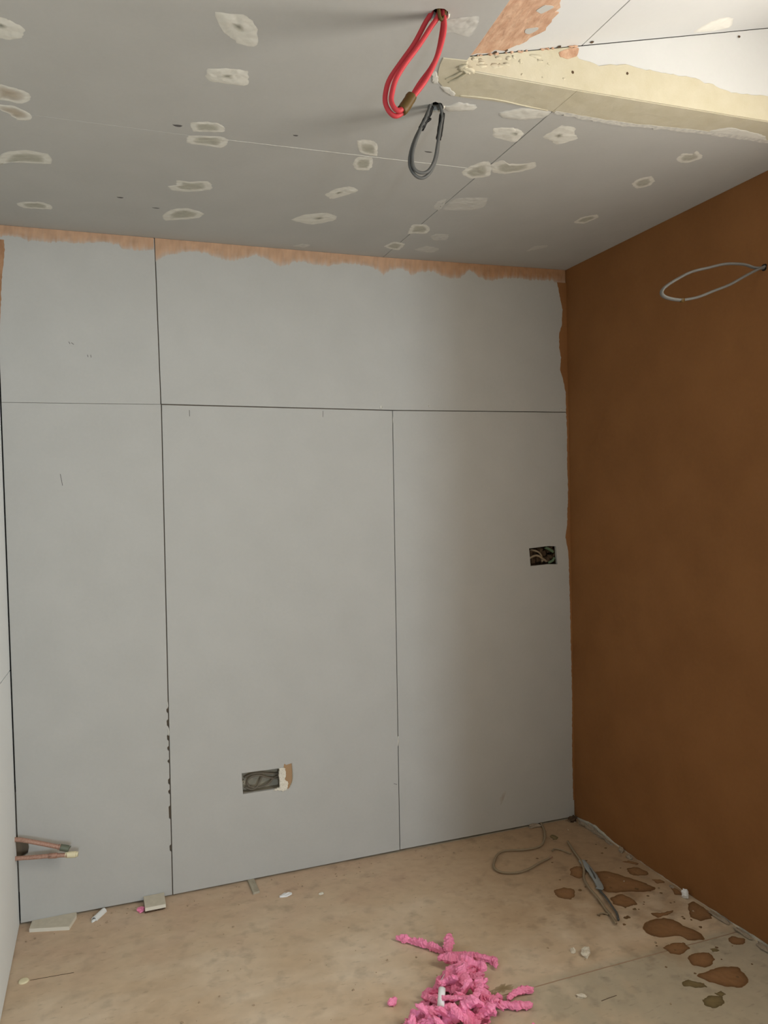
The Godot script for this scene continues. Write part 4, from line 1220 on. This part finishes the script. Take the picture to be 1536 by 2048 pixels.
func build_floor_cables():
	var y := FLOOR
	var c := thing("floor_cable", "thin dusty cable curling over the floor from under the far wall", "cable", W(-0.173, y, 0.004))
	var pts := []
	for q in [P(-0.173, -0.004), P(-0.199, 0.068), P(-0.250, 0.151), P(-0.299, 0.190), P(-0.367, 0.191), P(-0.440, 0.170), P(-0.482, 0.181), P(-0.523, 0.228), P(-0.550, 0.279), P(-0.540, 0.318), P(-0.490, 0.339), P(-0.434, 0.337), P(-0.372, 0.310), P(-0.313, 0.289)]:
		pts.append(W(q.x, y + 0.0058 + 0.003 * absf(sin(q.x * 19.0)), q.y))
	var st := fresh(false)
	tube(st, pts, 0.0046, 10, 6, 0.8)
	commit(st, "sheath", mats.dusty_sheath, c)
	st = fresh(false)
	tube(st, [pts[-1] - W(0.004, 0, -0.002), pts[-1] + W(0.018, -0.001, -0.006)], 0.0022, 8, 3)
	commit(st, "conductor", mats.copper, c)
	var t := thing("frayed_cable", "frayed flat cable with its grey sheath split open, lying among the wet splashes", "cable", W(-0.25, y, 0.45))
	st = fresh(false)
	var a := []
	for q in [P(-0.167, 0.196), P(-0.195, 0.282), P(-0.218, 0.365), P(-0.244, 0.423), P(-0.280, 0.474), P(-0.306, 0.544), P(-0.317, 0.609), P(-0.334, 0.681), P(-0.346, 0.731), P(-0.359, 0.771)]:
		a.append(W(q.x, y + 0.0062 + 0.004 * absf(sin(q.y * 14.0)), q.y))
	tube(st, a, 0.0047, 8, 6, 0.8, 0.25)
	commit(st, "strand", mats.dusty_sheath, t)
	st = fresh(false)
	a.clear()
	for q in [P(-0.222, 0.398), P(-0.247, 0.473), P(-0.283, 0.555), P(-0.300, 0.621), P(-0.318, 0.685), P(-0.327, 0.720), P(-0.345, 0.752)]:
		a.append(W(q.x + 0.010, y + 0.0058 + 0.005 * absf(sin(q.y * 17.0)), q.y))
	tube(st, a, 0.0042, 8, 6, 0.8, 0.25)
	commit(st, "strand", mats.grey_sheath, t)
	st = fresh(false)
	a.clear()
	for q in [P(-0.216, 0.360), P(-0.228, 0.420), P(-0.246, 0.490), P(-0.268, 0.550), P(-0.282, 0.566)]:
		a.append(W(q.x + 0.004, y + 0.0100, q.y))
	tube(st, a, 0.013, 10, 6, 0.18, 0.25)
	commit(st, "split_sheath", mats.pale_sheath, t)
	for l in [[P(-0.268, 0.240), P(-0.248, 0.226), P(-0.228, 0.250), P(-0.212, 0.288)], [P(-0.378, 0.697), P(-0.356, 0.694), P(-0.340, 0.712), P(-0.332, 0.705)]]:
		st = fresh(false)
		a = []
		for q in l: a.append(W(q.x, y + 0.005, q.y))
		tube(st, a, 0.003, 8, 5, 0.8, 0.3)
		commit(st, "strand_end", mats.dusty_sheath, t)


# ---------------------------------------------------------------- offcuts under the far wall

func prism(called: String, pts: Array, y0: float, y1: float, m: Material, parent: Node, ease := 0.001) -> MeshInstance3D:
	var st := fresh()
	var o := PackedVector2Array()
	for q in pts: o.append(P(q.x, -q.y))
	slab(st, frame(W(0, y1, 0), Vector3.RIGHT, Vector3.FORWARD), o, y1 - y0, [], ease)
	return commit(st, called, m, parent)


func build_offcuts():
	var y := FLOOR
	var wedge := thing("plasterboard_offcut", "large pale offcut of plasterboard on the floor in the left corner", "offcut", W(-2.12, y, 0.03), "plasterboard offcuts under the far wall")
	var o := [P(-2.201, 0.052), P(-2.074, 0.089), P(-2.053, 0.022), P(-2.053, 0.001), P(-2.196, 0.001)]
	prism("gypsum_core", o, y, y + 0.0118, mats.board_edge, wedge, 0.0004)
	prism("paper_face", o, y + 0.0118, y + 0.0127, mats.tan_paper, wedge, 0.0003)
	# a second piece lies under the far wall's first joint, its top level with the board it props
	var prop := thing("plasterboard_offcut", "small offcut of plasterboard under the far wall below its left joint", "offcut", W(-1.79, y, 0.05), "plasterboard offcuts under the far wall")
	var q := [P(-1.826, 0.086), P(-1.756, 0.086), P(-1.756, 0.0022), P(-1.828, 0.0022)]
	prism("gypsum_core", q, y + 0.010, y + 0.0215, mats.board_edge, prop, 0.0004)
	prism("paper_face", q, y + 0.0215, y + 0.0225, mats.tan_paper, prop, 0.0003)
	prism("dark_base", [P(-1.828, 0.080), P(-1.758, 0.078), P(-1.758, 0.006), P(-1.828, 0.006)], y, y + 0.010, mats.dirt, prop)  # dark slab filling the gap between the raised offcut and the floor
	var stick := thing("timber_strip", "short grey strip of timber sticking out from under the far wall", "timber", W(-1.43, y, 0.05))
	prism("strip", [P(-1.449, 0.102), P(-1.424, 0.097), P(-1.4265, -0.012), P(-1.4515, -0.012)], y, y + 0.008, mats.timber, stick, 0.0008)
	var clip := thing("plastic_clip", "small white plastic clip on the floor under the far wall, right of the large offcut", "clip", W(-1.977, y, 0.04))
	var st := fresh()
	var d := P(0.034, -0.0524).normalized()
	var n := d.orthogonal()
	var c0 := P(-1.995, 0.060)
	var outline := PackedVector2Array()
	for k in 9:
		var a := PI * k / 8.0
		outline.append(P(0.0105 * cos(a), 0.0135 * sin(a)))
	for k in 9:
		var a := PI - PI * k / 8.0
		outline.append(P(0.0085 * cos(a), 0.0115 * sin(a)))
	var f := Transform3D(Basis(W(n.x, 0, n.y), Vector3.UP, W(n.x, 0, n.y).cross(Vector3.UP)), W(c0.x, y, c0.y))
	if f.basis.z.dot(W(d.x, 0, d.y)) > 0:
		f.origin += W(d.x, 0, d.y) * 0.060
	slab(st, f, outline, 0.060)
	commit(st, "channel", mats.white_plastic, clip)
	st = fresh(false)
	lump(st, W(-1.996, y + 0.003, 0.064), Vector3(0.010, 0.004, 0.006), 3.3, 0.5, 0.4)
	commit(st, "tab", mats.white_plastic, clip)
	var disc := thing("plastic_disc", "flat white disc lying on the floor beside the left wall", "disc", W(-2.193, y, 0.335))
	st = fresh(false)
	var lathe := circle(Vector2.ZERO, 1.0, 24)
	for k in 24:
		var a := lathe[k]
		var b := lathe[(k + 1) % 24]
		var rings := [[0.0, 0.0042], [0.0110, 0.0042], [0.0140, 0.0034], [0.0150, 0.0]]
		for r in 3:
			var p := [rings[r], rings[r + 1]]
			var at := W(-2.193, y, 0.336)
			quad(st, at + W(a.x * p[0][0], p[0][1], a.y * p[0][0]), at + W(b.x * p[0][0], p[0][1], b.y * p[0][0]), at + W(b.x * p[1][0], p[1][1], b.y * p[1][0]), at + W(a.x * p[1][0], p[1][1], a.y * p[1][0]))
	commit(st, "disc", mats.cream_plastic, disc)


# ---------------------------------------------------------------- pink foam

# one knobbly offcut of expanded foam along the x axis, its underside cut flat
func foam_piece(called: String, length: float, wide: float, high: float, sd: float, bend := 0.0, knob := 0.45) -> Node3D:
	var o := Node3D.new()
	o.name = called
	var st := fresh(true)
	var n := maxi(8, int(length / 0.0045))
	var sides := 10
	var face := RandomNumberGenerator.new()
	face.seed = int(sd * 100.0) + 3
	var corner := []
	for k in sides: corner.append(0.78 + 0.44 * face.randf())
	var swells := []
	var knots := []
	for i in n / 3 + 3: knots.append(0.74 + 0.50 * face.randf())
	for i in n + 1: swells.append(lerpf(knots[i / 3], knots[i / 3 + 1], (i % 3) / 3.0))
	var rings := []
	for i in n + 1:
		var t := float(i) / n
		var x := (t - 0.5) * length
		var off := bend * length * (4.0 * (t - 0.5) * (t - 0.5) - 0.33)
		var swell: float = lerpf(swells[i], swells[maxi(i - 1, 0)], 0.4)
		var end := minf(1.0, 0.62 + 5.0 * minf(t, 1.0 - t))
		var ring := []
		for k in sides:
			var a := TAU * k / sides
			var r: float = swell * end * corner[k] * (1.0 + knob * fuzz.get_noise_3d(x * 110.0 + sd * 7.0, cos(a) * 2.2 + sd, sin(a) * 2.2) * 1.4)
			var lean := 0.010 * fuzz.get_noise_2d(cos(a) * 2.0 + sd, sin(a) * 2.0 + (0.0 if t < 0.5 else 40.0)) * absf(t - 0.5) * 2.0
			ring.append(W(x + lean, maxf(-high * 0.36, sin(a) * high * 0.5 * r), off + cos(a) * wide * 0.5 * r))
		rings.append(ring)
	for i in n:
		for k in sides:
			var j := (k + 1) % sides
			quad(st, rings[i][j], rings[i + 1][j], rings[i + 1][k], rings[i][k])
	o.add_child(finish(st, "skin", mats.foam))
	# the torn ends show a paler, open core
	for e in [0, n]:
		var cut := fresh()
		var mid := Vector3.ZERO
		for k in sides: mid += rings[e][k] / sides
		mid.x += 0.003 * (1.0 if e == n else -1.0)
		for k in sides:
			var j := (k + 1) % sides
			if e == 0:
				tri(cut, mid, rings[0][j], rings[0][k])
			else:
				tri(cut, mid, rings[n][k], rings[n][j])
		o.add_child(finish(cut, "cut_end", mats.foam_cut), true)
	return o


func finish(st: SurfaceTool, called: String, m: Material) -> MeshInstance3D:
	st.generate_normals()
	var o := MeshInstance3D.new()
	o.name = called
	o.mesh = st.commit()
	o.material_override = m
	return o


func set_foam(o: Node3D, x: float, up: float, z: float, turn: float, tilt: float, roll: float, label: String):
	o.name = numbered("foam_offcut")
	add_child(o)
	o.position = W(x, FLOOR + up, z)
	o.basis = Basis(Vector3.UP, turn) * Basis(Vector3(0, 0, 1), tilt) * Basis(Vector3.RIGHT, roll)
	tag(o, label, "foam", "pink foam offcuts heaped on the floor")


func build_foam():
	# pieces that stand apart, laid from the photograph: length, width, height, seed, bend, then place and turn
	var own := [
		[0.172, 0.020, 0.022, 1.0, 0.04, -1.006, 0.011, 0.634, -0.86, 0.0, 0.0, "long pink foam rod pointing away from the heap towards the far wall"],
		[0.080, 0.030, 0.018, 2.0, 0.0, -0.934, 0.030, 0.694, 1.05, 0.10, 0.5, "flat pink foam chunk lying across the long foam rod"],
		[0.150, 0.024, 0.020, 3.0, 0.06, -0.882, 0.011, 0.755, -0.62, 0.0, 0.2, "jagged pink foam strip ending beside a small upright chip"],
		[0.045, 0.014, 0.012, 4.0, 0.0, -0.833, 0.014, 0.810, 1.25, 0.1, 0.0, "small upright pink foam chip at the tip of the jagged strip"],
		[0.085, 0.024, 0.020, 5.0, 0.14, -0.838, 0.012, 0.962, 0.12, 0.0, 0.0, "angular pink foam piece lying alone right of the heap on the floor seam"],
		[0.026, 0.018, 0.018, 6.0, 0.0, -1.188, 0.009, 0.858, 0.4, 0.0, 0.0, "tiny pink foam crumb lying alone left of the heap"],
		[0.120, 0.024, 0.022, 7.0, -0.05, -0.885, 0.012, 0.998, -0.50, 0.0, 0.2, "wavy pink foam strip at the right foot of the heap"],
		[0.150, 0.030, 0.024, 8.0, 0.05, -0.935, 0.030, 0.795, -0.75, 0.0, 0.3, "broad pink foam slab at the far top of the heap"],
		[0.020, 0.014, 0.014, 9.0, 0.0, -0.872, 0.007, 1.095, 0.4, 0.0, 0.0, "tiny pink foam crumb at the near right of the heap"],
	]
	for p in own:
		set_foam(foam_piece("foam_offcut", p[0], p[1], p[2], p[3], p[4]), p[5], p[6], p[7], p[8], p[9], p[10], p[11])
	# the heap: ten shapes, copied and turned, laid along its axis and stacked highest in the middle
	var kinds := []
	for k in 10:
		kinds.append(foam_piece("foam_offcut", 0.046 + 0.014 * ((k * 3) % 5), 0.023 + 0.004 * (k % 4), 0.014 + 0.003 * (k % 3), 20.0 + k * 3.7, 0.14 * sin(k * 2.1), 0.5))
	var count := 72
	for k in count:
		var t := fposmod(k * 0.618034 + 0.05, 1.0)
		var across := fposmod(k * 0.754878, 1.0) * 2.0 - 1.0
		var c := P(-0.935, 0.815).lerp(P(-1.085, 1.120), t) + P(0.89, 0.45) * (across - 0.12) * (0.045 + 0.110 * t)
		var hill := (1.0 - across * across) * smoothstep(-0.15, 0.45, t)
		var up := 0.008 + hill * 0.074 * (0.2 + 0.8 * fposmod(k * 0.4142, 1.0))
		var o: Node3D = kinds[k % 10].duplicate()
		var where := "on the crest of the floor heap" if hill > 0.62 else ("on the right flank of the floor heap" if across > 0.0 else "on the left flank of the floor heap")
		set_foam(o, c.x, up, c.y, -0.6 + 1.4 * sin(k * 2.7) + (1.3 if k % 3 == 0 else 0.0), 0.65 * sin(k * 1.9) * (0.3 + hill), 0.9 * sin(k * 3.3), ("short" if (k * 3) % 5 < 2 else "long") + " knobbly pink foam offcut " + where)
	for o in kinds:
		o.free()
	# white plastic among the foam
	var w := thing("plastic_pipe_offcut", "short white plastic tube poking out of the pink foam heap", "pipe offcut", W(-1.088, FLOOR + 0.07, 0.985))
	var st := fresh(false)
	tube(st, [W(-1.100, FLOOR + 0.060, 1.000), W(-1.077, FLOOR + 0.082, 0.960)], 0.010, 14, 3)
	commit(st, "tube", mats.pvc, w)
	st = fresh()
	tube(st, [W(-1.0775, FLOOR + 0.0815, 0.961), W(-1.0763, FLOOR + 0.0827, 0.9588)], 0.0072, 14, 1)
	commit(st, "bore", mats.black_tape, w)
	var s := thing("paper_sliver", "white sliver of torn paper standing at the back of the pink foam heap", "scrap", W(-1.060, FLOOR + 0.03, 0.865))
	st = fresh()
	slab(st, frame(W(-1.062, FLOOR, 0.872), W(1, 0, -0.4).normalized(), W(0.3, 1, 0.1).normalized()), PackedVector2Array([P(-0.006, 0.0), P(0.007, 0.0), P(0.010, 0.040), P(0.016, 0.062), P(0.004, 0.045)]), 0.0012)
	commit(st, "sliver", mats.pvc, s)


# ---------------------------------------------------------------- scraps

func scrap(called: String, label: String, category: String, x: float, z: float, size: Vector3, sd: float, turn: float, m: Material, group := ""):
	var o := thing(called, label, category, W(x, FLOOR, z), group)
	var st := fresh()
	lump(st, W(x, FLOOR + size.y * 0.8, z), size, sd, turn, 0.5, 8)
	commit(st, "chip", m, o)


func build_scraps():
	var pale := "white scraps on the bare floor"
	scrap("board_scrap", "pointed white scrap of board right of the timber strip", "scrap", -1.340, 0.155, Vector3(0.026, 0.004, 0.011), 1.0, 0.2, mats.pvc, pale)
	scrap("board_scrap", "tiny white scrap on the floor below the wall's middle board", "scrap", -1.215, 0.194, Vector3(0.012, 0.003, 0.007), 2.0, 0.7, mats.gypsum, pale)
	scrap("board_scrap", "crumpled white scrap nearest the floor seam, larger of two together", "scrap", -0.544, 0.866, Vector3(0.018, 0.010, 0.014), 3.0, 0.5, mats.gypsum, pale)
	scrap("board_scrap", "small white scrap just behind the crumpled one near the floor seam", "scrap", -0.571, 0.836, Vector3(0.010, 0.006, 0.008), 4.0, 1.2, mats.gypsum, pale)
	scrap("board_scrap", "white flake on the near side of the floor seam, right of the foam", "scrap", -0.672, 1.030, Vector3(0.014, 0.004, 0.008), 5.0, -0.6, mats.gypsum, pale)
	scrap("board_scrap", "folded white scrap standing at the foot of the brown wall", "scrap", -0.026, 0.716, Vector3(0.010, 0.017, 0.013), 6.0, 0.3, mats.pvc, pale)
	var grey := "plaster droppings along the foot of the brown wall"
	var n := 0
	for p in [[-0.014, 0.075, 0.014, 0.009, 0.028], [-0.012, 0.135, 0.012, 0.014, 0.040], [-0.013, 0.200, 0.011, 0.010, 0.034], [-0.014, 0.262, 0.010, 0.006, 0.026], [-0.016, 0.345, 0.010, 0.016, 0.012], [-0.018, 0.400, 0.013, 0.007, 0.018], [-0.020, 0.640, 0.008, 0.006, 0.010], [-0.013, 0.870, 0.010, 0.008, 0.045], [-0.012, 0.965, 0.010, 0.007, 0.040], [-0.014, 1.050, 0.012, 0.010, 0.030]]:
		scrap("plaster_dropping", ["pale dried plaster dropping at the foot of the brown wall near the far corner", "pale dried plaster dropping at the foot of the brown wall by the floor seam"][int(p[1] > 0.6)], "plaster", p[0], p[1], Vector3(p[2] * 0.8, p[3] * 0.75, p[4]), 40.0 + n, 0.0, mats.dropping, grey + (" by the seam" if p[1] > 0.6 else " near the corner"))
		n += 1
	# debris pushed into the far corner
	scrap("plaster_dropping", "dirty lump of plaster wedged in the far corner where the walls meet", "plaster", -0.030, 0.030, Vector3(0.022, 0.013, 0.016), 70.0, 0.4, mats.dirt)
	scrap("plaster_dropping", "crumbly pale plaster where the thin cable comes from under the far wall", "plaster", -0.215, 0.014, Vector3(0.030, 0.008, 0.012), 71.0, 0.0, mats.dropping)
	scrap("foam_crumb", "pink foam crumb beside the small offcut under the far wall", "foam", -1.838, 0.058, Vector3(0.012, 0.007, 0.016), 72.0, 0.3, mats.foam)
